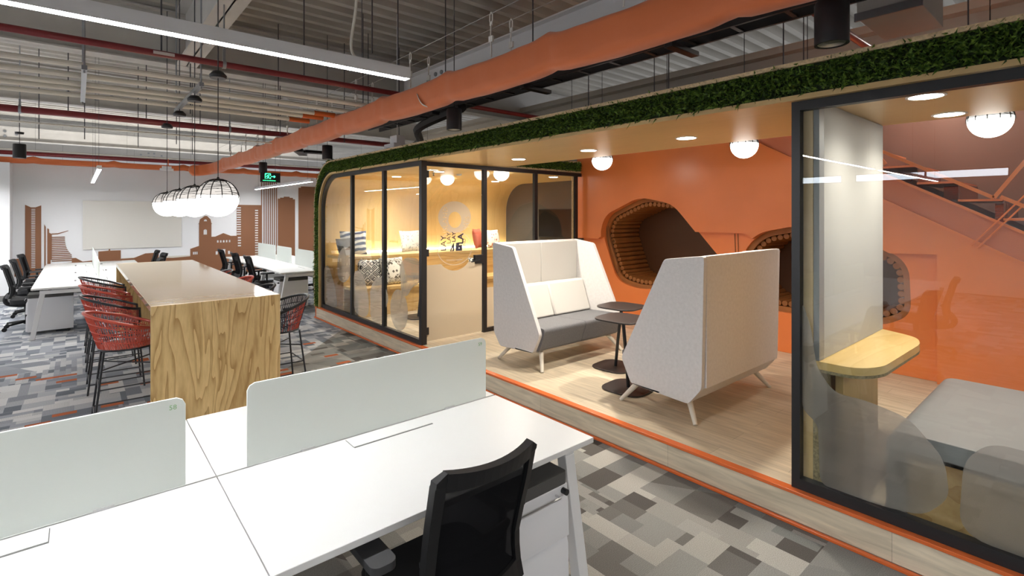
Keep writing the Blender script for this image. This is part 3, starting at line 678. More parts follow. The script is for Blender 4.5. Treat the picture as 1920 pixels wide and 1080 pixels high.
# ================================================================ white bench desks
def desk(name, label, L, n, W, loc, rz, half=.745, flaps=True):
    # local: length along -x from the end frame at x=0, centre line y=0
    t = thing(name, label, 'desk', (0,0,0))
    mw = L/n
    for i in range(n):
        for s in (-1, 1):
            a, b = -(i+1)*mw+.0015, -i*mw-.0015
            y0, y1 = sorted((s*.006, s*W))
            build('desktop', MB().box(a, b, y0, y1, .715, .74), M['desk'], t, bevel=.002)
            if flaps:
                xa = b-.91 if s < 0 else a+.5
                f = MB(); f.box(xa, xa+.41, *sorted((s*.022, s*.118)), .7395, .743)
                f.mi = 1; f.box(xa-.001, xa+.413, *sorted((s*.118, s*.126)), .7385, .7403); f.box(xa+.41, xa+.413, *sorted((s*.022, s*.118)), .7385, .7403); f.box(xa-.0025, xa, *sorted((s*.022, s*.118)), .7385, .7403)
                build('cable_flap', f, [M['desk'], M['grey_gap']], t)
    build('cable_tray', MB().box(-L+.1, -.1, -.12, .12, .60, .615).box(-L+.1, -.1, -.12, -.105, .615, .68).box(-L+.1, -.1, .105, .12, .615, .68), M['desk_leg'], t)
    build('centre_rail', MB().box(-L, 0, -.006, .006, .70, .732), M['grey_gap'], t)
    for x in [-.07]+[-i*mw for i in range(1, n)]+[-L+.07]:
        f = MB(); w2 = .03
        yt = W-.12; yb = W-.01
        f.box(x-w2, x+w2, -yt-.03, yt+.03, .645, .70)
        for s in (-1, 1):
            f.hexa([(x-w2, s*yb-.03, 0), (x+w2, s*yb-.03, 0), (x+w2, s*yb+.03, 0), (x-w2, s*yb+.03, 0)], [(x-w2, s*yt-.03, .645), (x+w2, s*yt-.03, .645), (x+w2, s*yt+.03, .645), (x-w2, s*yt+.03, .645)])
            f.box(x-.02, x+.02, *sorted((s*(yt-.1), s*(yt-.28))), .70, .7145)
        build('leg_frame', f, M['desk_leg'], t, bevel=.003)
    t.location = loc; t.rotation_euler = (0, 0, rz); return t
desk('bench_desk', 'nearest white bench desk filling the lower left of the photo', 1.44*4, 4, .755, (1.87, 2.345, 0), 0)
desk('bench_desk', 'white bench desk at the far left in front of the mural', 4.8, 3, .76, (.26, 9.93, 0), -PI/2)
desk('bench_desk', 'white bench desk behind the plywood high table, left of the pod', 4.6, 3, .72, (3.52, 9.72, 0), -PI/2)
# glass divider screens
def divider(a, b, lab, num=None, alongx=True, at=2.345, z=(.745, 1.09)):
    loop = [(a, z[0]), (b, z[0]), (b, z[1]-.03), (b-.01, z[1]-.01), (b-.03, z[1]), (a+.03, z[1]), (a+.01, z[1]-.01), (a, z[1]-.03)]
    t = thing('desk_divider', lab, 'divider', ((a+b)/2, at, z[0]) if alongx else (at, (a+b)/2, z[0]), 0)
    m = MB(); (m.py if alongx else m.px)([loop], at-.005, at+.005)
    build('glass_sheet', m, M['divider'], t, bevel=.0015)
    if num: text(num, .026, 'handwritten_number', M['green_mark'], t, TXZ(b-.055 if len(num) > 1 else b-.05, at-.0056, z[1]-.042), label='small green number %s' % num)
    for u in (a+.25, b-.25):
        c = MB()
        if alongx: c.box(u-.03, u+.03, at-.009, at+.009, z[0]-.004, z[0]+.006)
        else: c.box(at-.009, at+.009, u-.03, u+.03, z[0]-.004, z[0]+.006)
        build('clamp', c, M['desk_leg'], t)
divider(.541, 1.80, 'frosted glass screen on the nearest desk, right of the wooden table end', '59')
divider(-.93, .323, 'frosted glass screen marked 58 at the lower left corner of the photo', '58')
divider(-2.37, -1.12, 'frosted glass screen on the nearest desk, outside the photo')
for a, b, lab in [(9.95, 11.2, 'frosted divider on the far right desk, nearest the pod'), (11.45, 12.5, 'middle frosted divider of the three on the far right desk'), (12.62, 14.1, 'farthest frosted divider of the three, in front of the brown tower')]:
    divider(a, b, lab, None, False, 3.52, (.745, 1.08))
for a, b, lab in [(10.1, 11.4, 'nearest frosted divider on the far left desk, seen edge-on'), (11.7, 13.0, 'middle frosted divider on the far left desk, seen edge-on'), (13.2, 14.5, 'farthest frosted divider on the far left desk, seen edge-on')]:
    divider(a, b, lab, None, False, .26, (.745, 1.08))
for i, (x, y) in enumerate([(-.02, 10.75), (-.02, 12.2), (-.02, 13.9), (.42, 12.4), (.40, 14.0)]):
    solo('cable_grommet', MB().box(x-.012, x+.012, y-.07, y+.07, .7402, .746), M['black'], 'small black socket on the far left desktop, ' + ['nearest on the left of the dividers', 'middle on the left of the dividers', 'farthest on the left of the dividers', 'nearer on the right of the dividers', 'farther on the right of the dividers'][i], 'socket', 'sockets on the far left desk')
# ================================================================ office chairs (built facing +y)
def office_chair():
    t = thing('office_chair', '', 'chair')
    # backrest: tall, slightly bowed, S-shaped in profile
    prof = [(-.235, 1.00), (-.225, .955), (-.205, .87), (-.175, .76), (-.150, .65), (-.155, .57), (-.185, .49)]
    def bp(u, z, off=0):   # u in -1..1
        for (ya, za), (yb, zb) in zip(prof[:-1], prof[1:]):
            if zb <= z <= za: y = ya+(yb-ya)*(za-z)/(za-zb); break
        else: y = prof[-1][0]
        hw = .208 if z > .85 else .208-.015*((.85-z)/.35)
        return Vector((u*hw, y-.055*(1-u*u)+off, z+((.014*u*u-.03*max(0, abs(u)-.9)*10*max(0, abs(u)-.9)*10) if z > .97 else 0)))
    fr = MB(); zs = [.999, .985, .96, .93, .88, .83, .77, .71, .65, .6, .55, .5]
    for s in (-1, 1):
        for a, b in zip(zs[:-1], zs[1:]):
            w1, w2 = .84, 1.0
            q = lambda z: [bp(s*w1, z, .008), bp(s*w2, z, .012), bp(s*w2, z, -.022), bp(s*w1, z, -.016)]
            fr.hexa(q(a), q(b))
    for i in range(12):
        u0, u1 = -.84+1.68*i/12, -.84+1.68*(i+1)/12
        q = lambda u: [bp(u, .999, .012), bp(u, .999, -.022), bp(u, .945, -.018), bp(u, .945, .008)]
        fr.hexa(q(u0), q(u1))
        q = lambda u: [bp(u, .56, .012), bp(u, .56, -.018), bp(u, .5, -.018), bp(u, .5, .012)]
        fr.hexa(q(u0), q(u1))
    build('backrest_frame', fr, M['black_pl'], t)
    me = MB(); n = 12; Z = [.955, .93, .9, .84, .78, .72, .66, .6, .55]
    for off in (.002, -.002):
        b0 = len(me.v)
        me.add([bp(-.84+1.68*i/n, z, off) for z in Z for i in range(n+1)], [(r*(n+1)+i, r*(n+1)+i+1, (r+1)*(n+1)+i+1, (r+1)*(n+1)+i) for r in range(len(Z)-1) for i in range(n)])
    build('backrest_mesh', me, M['mesh'], t)
    lb = MB(); lb.tube([bp(u, .66, .035) for u in (-.95, -.6, -.3, 0, .3, .6, .95)], [.010, .024, .028, .028, .028, .024, .010], 8, sq=.5)
    build('lumbar_support', lb, M['black_pl'], t)
    sp = MB(); sp.tube(spline([(0, -.20, .56), (0, -.25, .48), (0, -.22, .40), (0, -.08, .365), (0, .05, .37)], 4), .03, 8); sp.box(-.12, .12, -.1, .12, .355, .40)
    build('back_support', sp, M['black_pl'], t)
    se = MB().pz([rrect(-.245, .245, -.19, .27, .09)], .41, .475); build('seat', se, M['black_fab'], t, bevel=.02)
    for s in (-1, 1):
        a = MB(); a.tube(spline([(s*.14, .02, .39), (s*.25, .02, .41), (s*.285, .03, .50), (s*.285, .03, .66)], 4), .018, 8)
        o = build('armrest', a, M['black_pl'], t)
        build('arm_pad', MB().pz([rrect(s*.285-.045, s*.285+.045, -.08, .17, .03)], .655, .682), M['black_pad'], o, bevel=.008)
    build('gas_lift', MB().cyl((0, 0, .1), (0, 0, .37), .027, 16).cyl((0, 0, .28), (0, 0, .37), .04, 16), M['black_pl'], t)
    st = MB().cyl((0, 0, .07), (0, 0, .13), .045, 16)
    for k in range(5):
        a = 2*PI*k/5+.3; c, s_ = math.cos(a), math.sin(a); st.tube([(c*.03, s_*.03, .11), (c*.16, s_*.16, .095), (c*.30, s_*.30, .075)], [.024, .02, .014], 8)
    build('star_base', st, M['black_pl'], t)
    for k in range(5):
        a = 2*PI*k/5+.3; c, s_ = math.cos(a)*.30, math.sin(a)*.30; w_ = MB()
        for d in (-.016, .016): w_.cyl((c+d-.009, s_, .03), (c+d+.009, s_, .03), .03, 16)
        w_.cyl((c, s_, .03), (c, s_, .078), .008, 8); build('caster', w_, M['black_pl'], t)
    return t
ch = office_chair(); ch.location = (1.035, 1.575, 0); ch['label'] = 'black mesh office chair in the foreground, seen from behind at the nearest desk'
for (x, y), rz, lab in [((-.60, 11.15), -PI/2, 'nearest black mesh chair on the left side of the far left desk'), ((-.60, 12.5), -PI/2, 'second black mesh chair on the left side of the far left desk'), ((-.60, 14.0), -PI/2-.1, 'farthest black mesh chair on the left side of the far left desk'),
                        ((1.10, 13.7), PI/2, 'black chair beyond the wooden table, leftmost of the three backs'), ((1.12, 12.6), PI/2+.1, 'black chair beyond the wooden table, middle of the three backs'), ((.90, 11.2), PI/2, 'black chair beyond the wooden table whose top only just shows'),
                        ((2.74, 13.15), -PI/2, 'farthest black chair at the desk behind the high table'), ((2.74, 11.85), -PI/2+.06, 'middle black chair at the desk behind the high table'), ((2.74, 10.78), -PI/2, 'nearest black chair at the desk behind the high table'),
                        ((4.35, 12.45), PI/2, 'black chair top visible over the far dividers by the pod edge')]:
    dup(ch, (x, y, 0), rz, lab)
for x, y, rz, lb in [(-.55, 1.45, .15, 'next place left'), (-1.9, 1.5, -.1, 'second place left')]:
    dup(ch, (x, y, 0), rz, 'black mesh office chair outside the photo, at the %s of the foreground chair' % lb, 'office chairs outside the view')
# ================================================================ drawer pedestals (front faces -y)
def pedestal():
    t = thing('drawer_pedestal', '', 'pedestal')
    build('cabinet', MB().box(-.2, .2, 0, .52, .045, .545), M['ped'], t, bevel=.004)
    for z0, z1 in ((.31, .50), (.05, .302)):
        d = build('drawer', MB().hexa([(-.198, -.001, z0), (.198, -.001, z0), (.198, -.001, z1), (-.198, -.001, z1)], [(-.19, -.022, z0+.006), (.19, -.022, z0+.006), (.19, -.016, z1-.03), (-.19, -.016, z1-.03)]), M['ped'], t, bevel=.002)
    h = MB().tube([(-.12, -.004, .515), (-.12, -.035, .515), (.12, -.035, .515), (.12, -.004, .515)], .005, 6); build('handle', h, M['chrome'], t)
    build('lock', MB().cyl((.17, 0, .52), (.17, -.028, .52), .014, 14), M['black'], t)
    build('cushion', MB().pz([rrect(-.2, .2, 0, .52, .02)], .5455, .60), M['cush_dark'], t, bevel=.012)
    c = MB()
    for x in (-.16, .16):
        for y in (.06, .46): c.cyl((x-.01, y, .022), (x+.01, y, .022), .022, 12).cyl((x, y, .02), (x, y, .05), .008, 6)
    build('casters', c, M['black_pl'], t)
    return t
pd = pedestal(); pd.location = (1.545, 1.645, 0); pd['label'] = 'white drawer pedestal with charcoal cushion under the nearest desk'
for loc, rz, lab in [((-.56, 10.62, 0), -PI/2, 'white drawer pedestal under the far left desk, beside its end leg'), ((2.87, 10.22, 0), -PI/2, 'white drawer pedestal under the far right desk by the near end'), ((4.22, 10.2, 0), PI/2, 'white drawer pedestal deeper under the far right desk, next to the pod'),
                     ((.10+.95, 10.25, 0), PI/2, 'drawer pedestal in the shade on the far side of the far left desk')]:
    dup(pd, loc, rz, lab)
# ================================================================ plywood high table
t = thing('high_table', 'long plywood waterfall high table with a glossy top', 'table', (.95, 7.4, 0))
build('top', MB().box(.455, 1.45, 5.08, 9.80, 1.0, 1.05), M['ply_top'], t, bevel=.002)
build('end_panel', MB().box(.455, 1.45, 5.045, 5.0795, 0, 1.05), M['ply_bar'], t, bevel=.002)
build('end_panel', MB().box(.455, 1.45, 9.8005, 9.84, 0, 1.05), M['ply_bar'], t, bevel=.002)
build('middle_panel', MB().box(.75, 1.15, 7.38, 7.42, 0, .999), M['ply_bar'], t)
# ================================================================ woven bar stools (built facing +y)
def stool(seat_mat, rim_mat, cord, accent):
    t = thing('bar_stool', '', 'stool')
    lg = [(-.17, -.17), (.17, -.17), (.17, .17), (-.17, .17)]
    ft = [(-.235, -.24), (.235, -.24), (.22, .22), (-.22, .22)]
    for (a, b), (c, d) in zip(lg, ft): build('leg', MB().tube([(c, d, 0), (a, b, .645)], .0085, 8), M['rod_black'], t)
    def at(k, z): f = z/.645; return Vector((ft[k][0]+(lg[k][0]-ft[k][0])*f, ft[k][1]+(lg[k][1]-ft[k][1])*f, z))
    for z in (.10, .34):
        fr = MB()
        for k in range(4): fr.tube([at(k, z), at((k+1) % 4, z)], .006, 6)
        build('footrest', fr, M['rod_black'], t)
    build('cross_brace', MB().tube([at(0, .5), at(2, .5)], .006, 6).tube([at(1, .5), at(3, .5)], .006, 6), M['rod_black'], t)
    ring = [(.215*math.cos(2*PI*k/32), .205*math.sin(2*PI*k/32), .65) for k in range(32)]
    build('seat_ring', MB().tube(ring, .009, 8, True), M['rod_black'], t)
    s = MB()
    for k in range(21):
        x = -.2+.02*k; h = math.sqrt(max(0, 1-(x/.215)**2))*.205
        s.tube([(x, -h, .654), (x, 0, .645+.006*(k % 2)), (x, h, .654)], .0085, 5)
        s.tube([(-h*1.04, x*.95, .654), (0, x*.95, .651-.006*(k % 2)), (h*1.04, x*.95, .654)], .0085, 5)
    build('woven_seat', s, M[seat_mat], t)
    # back and arm hoop: high behind, dropping to the front
    def rim(a):  # a = -pi..pi, 0 at the back
        c = math.cos(a); z = .80+.165*((c+1)/2)**1.3
        return Vector((.275*math.sin(a), -.30*c if c > 0 else -.22*c, z))
    rp = [rim(-2.55+5.1*k/40) for k in range(41)]
    m = MB().tube(rp, .013, 8); m.tube([rp[0], (rp[0].x*.9, .19, .66)], .010, 6).tube([rp[-1], (rp[-1].x*.9, .19, .66)], .010, 6)
    build('back_hoop', m, M[rim_mat], t)
    c1, c2 = MB(), MB()
    for k in range(60):
        a = -2.45+4.9*k/59; p = rim(a); q = Vector((.215*math.sin(a+.16), -.205*math.cos(a+.16), .655)); q2 = Vector((.215*math.sin(a-.16), -.205*math.cos(a-.16), .655))
        tgt = c2 if 12 <= k < 22 else c1
        tgt.tube([p, q], .0034, 4)
        if k % 3 == 0: tgt.tube([p, q2], .0030, 4)
    for j in range(3):
        f = .25+.25*j; P = []
        for k in range(31):
            a = -2.3+4.6*k/30; P.append(rim(a)*f+Vector((.215*math.sin(a), -.205*math.cos(a), .655))*(1-f))
        c1.tube(P, .005, 5)
    build('cord_weave', c1, M[cord], t); build('accent_cords', c2, M[accent], t)
    return t
sA = stool('cord_red', 'cord_red', 'cord_red', 'cord_black'); sB = stool('cord_black', 'rod_black', 'cord_red', 'cord_black')
sA.location = (.34, 5.62, 0); sA.rotation_euler = (0, 0, -PI/2); sA['label'] = 'nearest red woven bar stool on the left of the high table'
sB.location = (.32, 6.80, 0); sB.rotation_euler = (0, 0, -PI/2); sB['label'] = 'second bar stool on the left, red cords under a black hoop'
dup(sA, (.32, 7.82, 0), -PI/2, 'third bar stool on the left, with a red hoop'); dup(sB, (.32, 8.86, 0), -PI/2, 'farthest bar stool on the left, with a black hoop')
sC = stool('cord_black', 'rod_black', 'cord_black', 'cord_red'); sC.location = (1.52, 5.42, 0); sC.rotation_euler = (0, 0, PI/2); sC['label'] = 'nearest bar stool on the right, black seat with black and red cords'
dup(sC, (1.50, 6.5, 0), PI/2, 'second bar stool on the right, its black hoop showing over the table'); dup(sA, (1.50, 7.5, 0), PI/2, 'third bar stool on the right, its red hoop showing over the table'); dup(sB, (1.48, 8.6, 0), PI/2, 'farthest bar stool on the right, by the far black chairs')
# ================================================================ globe pendants
def pendant(r, drop, wire=True):
    t = thing('globe_pendant', '', 'pendant lamp')
    P = [(r*math.sin(PI*k/24), -r*math.cos(PI*k/24)) for k in range(25)]
    build('globe', MB().lathe(P[:14], (0, 0, 0), 40), M['globe'], t, smooth=80)
    build('upper_bowl', MB().lathe(P[13:], (0, 0, 0), 40), M['globe_up'], t, smooth=80)
    m = MB()
    for k in range(12):
        a = 2*PI*k/12; m.tube([((r+.004)*math.sin(b)*math.cos(a), (r+.004)*math.sin(b)*math.sin(a), (r+.004)*math.cos(b)) for b in [i*PI/2/9+.05 for i in range(10)]], .0042, 5)
    m.lathe([(r*.50, r*.885), (r*.42, r*.925), (r*.25, r*.99), (.012, r*1.03), (.008, r*1.12), (0, r*1.12)], (0, 0, 0), 24)
    build('wire_cage', m, M['black'], t)
    rnd = random.Random(int(r*1000)); w_ = MB()
    for j in range(34):
        b = .42+1.1*(j/34)**1.5+rnd.uniform(-.03, .03); a0 = rnd.uniform(0, 6.28); pts = []
        for i in range(14):
            a = a0+i*.32; bb = b+.03*math.sin(i*1.3+j); pts.append(((r+.003)*math.sin(bb)*math.cos(a), (r+.003)*math.sin(bb)*math.sin(a), (r+.003)*math.cos(bb)))
        w_.tube(pts, .0017, 4)
    build('wound_wire', w_, M['black'], t)
    build('cable', MB().cyl((0, 0, r*1.1), (0, 0, drop), .0035, 6), M['black'], t)
    build('hanger_rod', MB().cyl((0, 0, drop+.03), (0, 0, max(drop+.1, 2.68 if r > .15 else drop+.1)), .005, 6), M['rod'], t)
    build('ceiling_rose', MB().lathe([(0, drop-.03), (.066, drop-.03), (.07, drop-.005), (.04, drop+.03), (0, drop+.035)], (0, 0, 0), 24), M['black'], t)
    return t
pp = pendant(.165, 1.09); pp.location = (.95, 5.12, 1.945); pp['label'] = 'nearest and largest-looking globe lamp above the high table'
for y, lab in [(6.30, 'second globe lamp above the high table'), (7.35, 'third globe lamp above the high table'), (8.48, 'farthest globe lamp above the high table')]: dup(pp, (.95, y, 1.938), None, lab)
p2 = pendant(.13, 1.8); p2.location = (5.15, 4.24, 2.5); p2['label'] = 'globe lamp in front of the orange wall, above the left sofa'
dup(p2, (5.15, 2.40, 2.5), None, 'globe lamp in front of the orange wall, above the right sofa'); dup(p2, (5.15, .57, 2.5), None, 'globe lamp at the right, seen through the booth glass')
# ================================================================ grass-edged canopy and pod shell
XF = 3.16
def prof(y0, zc, r, y1=None, zb=.2, n=10):
    # goes up the left side (y=y0) and along the top towards smaller y
    P = [(y0, zb)]
    for k in range(n+1):
        a = PI/2*k/n; P.append((y0-r+r*math.cos(a), zc-r+r*math.sin(a)))
    return P
inn = prof(8.80, 2.46, .58); inn_o = prof(8.83, 2.49, .60)
out_i = prof(9.0, 2.655, .70); out_o = prof(9.02, 2.68, .72)
YE = -1.6
def ring(a, b, ye=YE): return a+[(ye, a[-1][1]), (ye, b[-1][1])]+b[::-1]
shell = thing('grass_canopy', 'plywood canopy and pod shell edged with artificial grass', 'canopy', (3.2, 4, .2))
def ringc(a, b, yc):   # only the part with y > yc
    return a+[(yc, a[-1][1]), (yc, b[-1][1])]+b[::-1]
build('pod_lining', MB().px([ringc(inn, inn_o, 5.53)], XF, 7.34), M['ply_up'], shell, smooth=30)
build('soffit', MB().box(XF, 4.56, YE, 5.529, 2.46, 2.49), M['ply_pale'], shell)
build('top_trim', MB().px([ring(out_i, out_o)], XF-.01, XF+.04), M['ply_edge'], shell, smooth=30)
build('grass_backing', MB().px([ring(inn_o, out_i)], XF+.015, XF+.12), M['grass_back'], shell, smooth=30)
build('rear_box', MB().box(4.4, 4.555, YE, 5.53, 2.4905, 2.66).box(4.57, 6.17, 5.53, 5.6, 2.4905, 2.62), M['grass_back'], shell)
build('side_edge', MB().box(4.57, 6.168, 5.515, 5.60, 2.465, 2.49).box(4.57, 6.168, 5.515, 5.60, 2.62, 2.645), M['ply_edge'], shell)
rnd = random.Random(11)
def blades(n, sampler):
    mb = MB()
    for _ in range(n):
        p, nr, tg = sampler(rnd)
        L = rnd.uniform(.035, .075); wd = rnd.uniform(.004, .0085)
        d = (nr*rnd.uniform(.25, 1.0)+tg*rnd.uniform(-.8, .8)+Vector((0, 0, rnd.uniform(-.35, .95)))).normalized()
        s_ = d.cross(Vector((rnd.uniform(-1, 1), rnd.uniform(-1, 1), rnd.uniform(-1, 1)))).normalized()
        bend = Vector((0, 0, -1))*L*rnd.uniform(.0, .45)
        a = p-nr*.004; b = a+d*L*.5; c = a+d*L+bend
        mb.add([a-s_*wd*.6, a+s_*wd*.6, b+s_*wd, b-s_*wd, c], [(0, 1, 2, 3), (3, 2, 4)])
    return mb
def s_front(r):
    y = r.uniform(YE, 8.3); return Vector((XF+.014, y, r.uniform(2.495, 2.65))), Vector((-1, 0, 0)), Vector((0, 1, 0))
def s_curve(r):
    t_ = r.random()
    if t_ < .42:
        a = r.uniform(0, PI/2); q = r.uniform(.62, .69); cy, cz = 8.30, 1.955-.0
        return Vector((XF+.014, 8.28+q*math.cos(a), 1.94+q*math.sin(a))), Vector((-1, 0, 0)), Vector((0, math.cos(a), math.sin(a)))
    return Vector((XF+.014, r.uniform(8.835, 8.995), r.uniform(.21, 1.96))), Vector((-1, 0, 0)), Vector((0, 1, 0))
def s_side(r):
    return Vector((r.uniform(XF, 3.6), 9.02, r.uniform(.21, 1.95))), Vector((0, 1, 0)), Vector((1, 0, 0))
def s_in(r): return Vector((r.uniform(4.57, 6.16), 5.525, r.uniform(2.495, 2.615))), Vector((0, -1, 0)), Vector((1, 0, 0))
def s_sidetop(r):
    a = r.uniform(0, PI/2); return Vector((r.uniform(XF, 3.35), 8.3+.72*math.cos(a), 1.96+.72*math.sin(a))), Vector((0, math.cos(a), math.sin(a))), Vector((1, 0, 0))
gb = blades(15000, s_front); 
for cnt, fn in ((3600, s_curve), (2500, s_side), (2200, s_in), (700, s_sidetop)):
    b = blades(cnt, fn); gb.add(b.v, b.f)
build('artificial_grass', gb, M['grass'], shell, smooth=0, kind='stuff', fix=False)
# pod back walls
build('pod_end_wall', MB().px([inn+[(5.6, 2.46), (5.6, .2)]], 7.345, 7.38), M['felt'], shell, smooth=30)
build('pod_divider_wall', MB().box(6.19, 7.34, 5.53, 5.6, .2, 2.455), M['felt'], shell)
# ================================================================ glazing of the pod
fr = thing('glass_partition', 'black framed glass front of the wooden pod, beside the carpet', 'glass wall', (3.22, 7, .2))
fi = prof(8.74, 2.40, .55, zb=.262); fo = prof(8.798, 2.458, .578, zb=.201)
m = MB().px([fo+[(5.50, 2.458), (5.50, 2.40)]+fi[::-1]], 3.195, 3.245)
m.box(3.195, 3.245, 5.50, 8.75, .201, .262)
build('frame', m, M['black'], fr, smooth=30)
for y in (7.545, 6.475): build('mullion', MB().box(3.195, 3.245, y-.028, y+.028, .262, 2.40), M['black'], fr)
build('corner_post', MB().box(3.195, 3.27, 5.44, 5.50, .201, 2.458), M['black'], fr)
p = [(8.74, .262), (7.573, .262), (7.573, 2.40)]+[q for q in fi[::-1] if q[0] > 7.6]
p = [(7.573, .262), (8.74, .262)]+[q for q in fi[1:]]+[(7.573, 2.40)]
build('pane', MB().px([p], 3.217, 3.223), M['glass'], fr)
build('pane', MB().box(3.217, 3.223, 6.503, 7.517, .262, 2.40), M['glass'], fr)
build('pane', MB().box(3.217, 3.223, 5.50, 6.447, .262, 2.40), M['glass'], fr)
# rounded frosted blobs on the lower half
def blob(P, r=.12): return rpoly(P, r, 6)
f1 = [blob([(8.73, .27), (8.73, .9), (8.55, .95), (8.25, .62), (8.15, .3), (8.3, .263)], .1), blob([(8.15, .75), (8.15, 1.1), (7.95, 1.28), (7.58, 1.28), (7.58, .9), (7.85, .7)], .15)]
f2 = [blob([(7.5, .30), (7.5, .95), (7.2, .95), (6.98, .62), (6.98, .35), (7.15, .27)], .2), blob([(6.93, .27), (6.93, .75), (6.75, .9), (6.51, .93), (6.51, .265)], .15)]
f3 = [ell(6.07, .54, .24, .27), blob([(6.0, .75), (6.05, 1.12), (5.9, 1.25), (5.52, 1.25), (5.52, .95), (5.72, .88), (5.85, .74)], .12), blob([(6.44, .5), (6.44, .8), (6.36, .65)], .05)]
for f in (f1, f2, f3):
    m = MB()
    for l in f: m.px([l], 3.2235, 3.2245)
    build('frosted_shapes', m, M['frost'], fr)
# side with the door (plane y = 5.50 .. 5.545)
sd = thing('glass_partition', 'black framed glass side of the pod with the etched door, behind the left sofa', 'glass wall', (4.7, 5.52, .2))
m = MB().box(3.275, 6.168, 5.50, 5.548, 2.405, 2.458).box(4.25, 6.168, 5.50, 5.548, .2, .255)
for x in (4.19, 5.14, 6.02): m.box(x, x+.06, 5.50, 5.548, .2, 2.405)
build('frame', m, M['black'], sd)
build('pane', MB().box(4.25, 5.14, 5.521, 5.527, .255, 2.405), M['glass'], sd)
build('pane', MB().box(5.20, 6.02, 5.521, 5.527, .255, 2.405), M['glass'], sd)
build('frosted_band', MB().box(4.255, 5.135, 5.519, 5.5205, .26, .80), M['frost_door'], sd)
build('perforated_edge', MB().box(5.985, 6.018, 5.53, 5.546, .255, 2.4), M['ply_edge'], sd)
dr = build('door', MB().box(3.285, 4.175, 5.518, 5.528, .215, 2.395), M['glass'], sd)
dr['label'] = 'frameless glass door, lower half frosted'
build('frosted_panel', MB().py([[(3.287, .22), (4.173, .22), (4.173, 1.165), (4.02, 1.165)]+[(3.735+.28*math.cos(a), 1.35+.28*math.sin(a)) for a in [deg(-41-98*k/14) for k in range(15)]]+[(3.45, 1.165), (3.287, 1.165)]], 5.515, 5.5165), M['frost_door'], dr)
hd = MB().box(4.055, 4.185, 5.492, 5.517, 1.14, 1.255).box(4.055, 4.185, 5.529, 5.55, 1.14, 1.255); hd.tube([(4.09, 5.49, 1.19), (4.09, 5.455, 1.19), (3.955, 5.455, 1.175)], .010, 8)
build('handle', hd, M['black'], dr)
for z in (.345, 1.32, 2.305): build('hinge', MB().box(3.27, 3.34, 5.505, 5.54, z-.045, z+.045), M['black'], dr)
# etched figure-eight decal: ring above, word-filled ring below
dc = MB().py([ell(3.735, 1.765, .255, .205, 44), ell(3.735, 1.73, .10, .105, 28)], 5.5150, 5.5165)
dc.py([[(3.735+.27*math.cos(a), 1.36+.22*math.sin(a)) for a in [2*PI*k/40 for k in range(40)]], [(3.735+.262*math.cos(a), 1.36+.212*math.sin(a)) for a in [2*PI*k/40 for k in range(40)]]], 5.5130, 5.5140)
build('etched_ring', dc, M['decal'], dr)
def vtext(s, size, x, z, mat, name='decal_word', b=0):   # letters running upwards
    return text(s, size, name, M[mat], dr, Matrix(((0, -1, 0, x), (0, 0, -1, 5.5105), (1, 0, 0, z), (0, 0, 0, 1))), bold=b)
vtext('LAY', .115, 3.595, 1.33, 'decal_dark'); vtext('ISLAND', .10, 3.615, 1.56, 'ply_edge')
vtext('LAY', .085, 3.665, 1.42, 'decal_dark'); vtext('LAY', .075, 3.74, 1.44, 'decal_dark', b=.002); vtext('LA', .12, 3.86, 1.41, 'decal_dark', b=.004)
vtext('AND', .06, 3.90, 1.35, 'decal_dark'); vtext('ISLA', .07, 3.99, 1.34, 'decal'); vtext('RES', .10, 3.96, 1.62, 'ply_edge'); vtext('PLAY', .055, 3.90, 1.60, 'ply_edge')
build('decal_picture', MB().py([[(3.655, 1.325), (3.72, 1.325), (3.72, 1.44), (3.69, 1.40)], [(3.67, 1.335), (3.70, 1.335), (3.70, 1.37)]], 5.511, 5.512).py([rect(3.745, 3.845, 1.325, 1.40), ell(3.80, 1.36, .008, .008, 8)], 5.511, 5.512).py([rect(3.75, 3.80, 1.4005, 1.43)], 5.511, 5.512), M['decal_dark'], dr)
text('Working together', .035, 'decal_word', M['decal'], dr, TXZ(3.60, 5.512, 1.20))
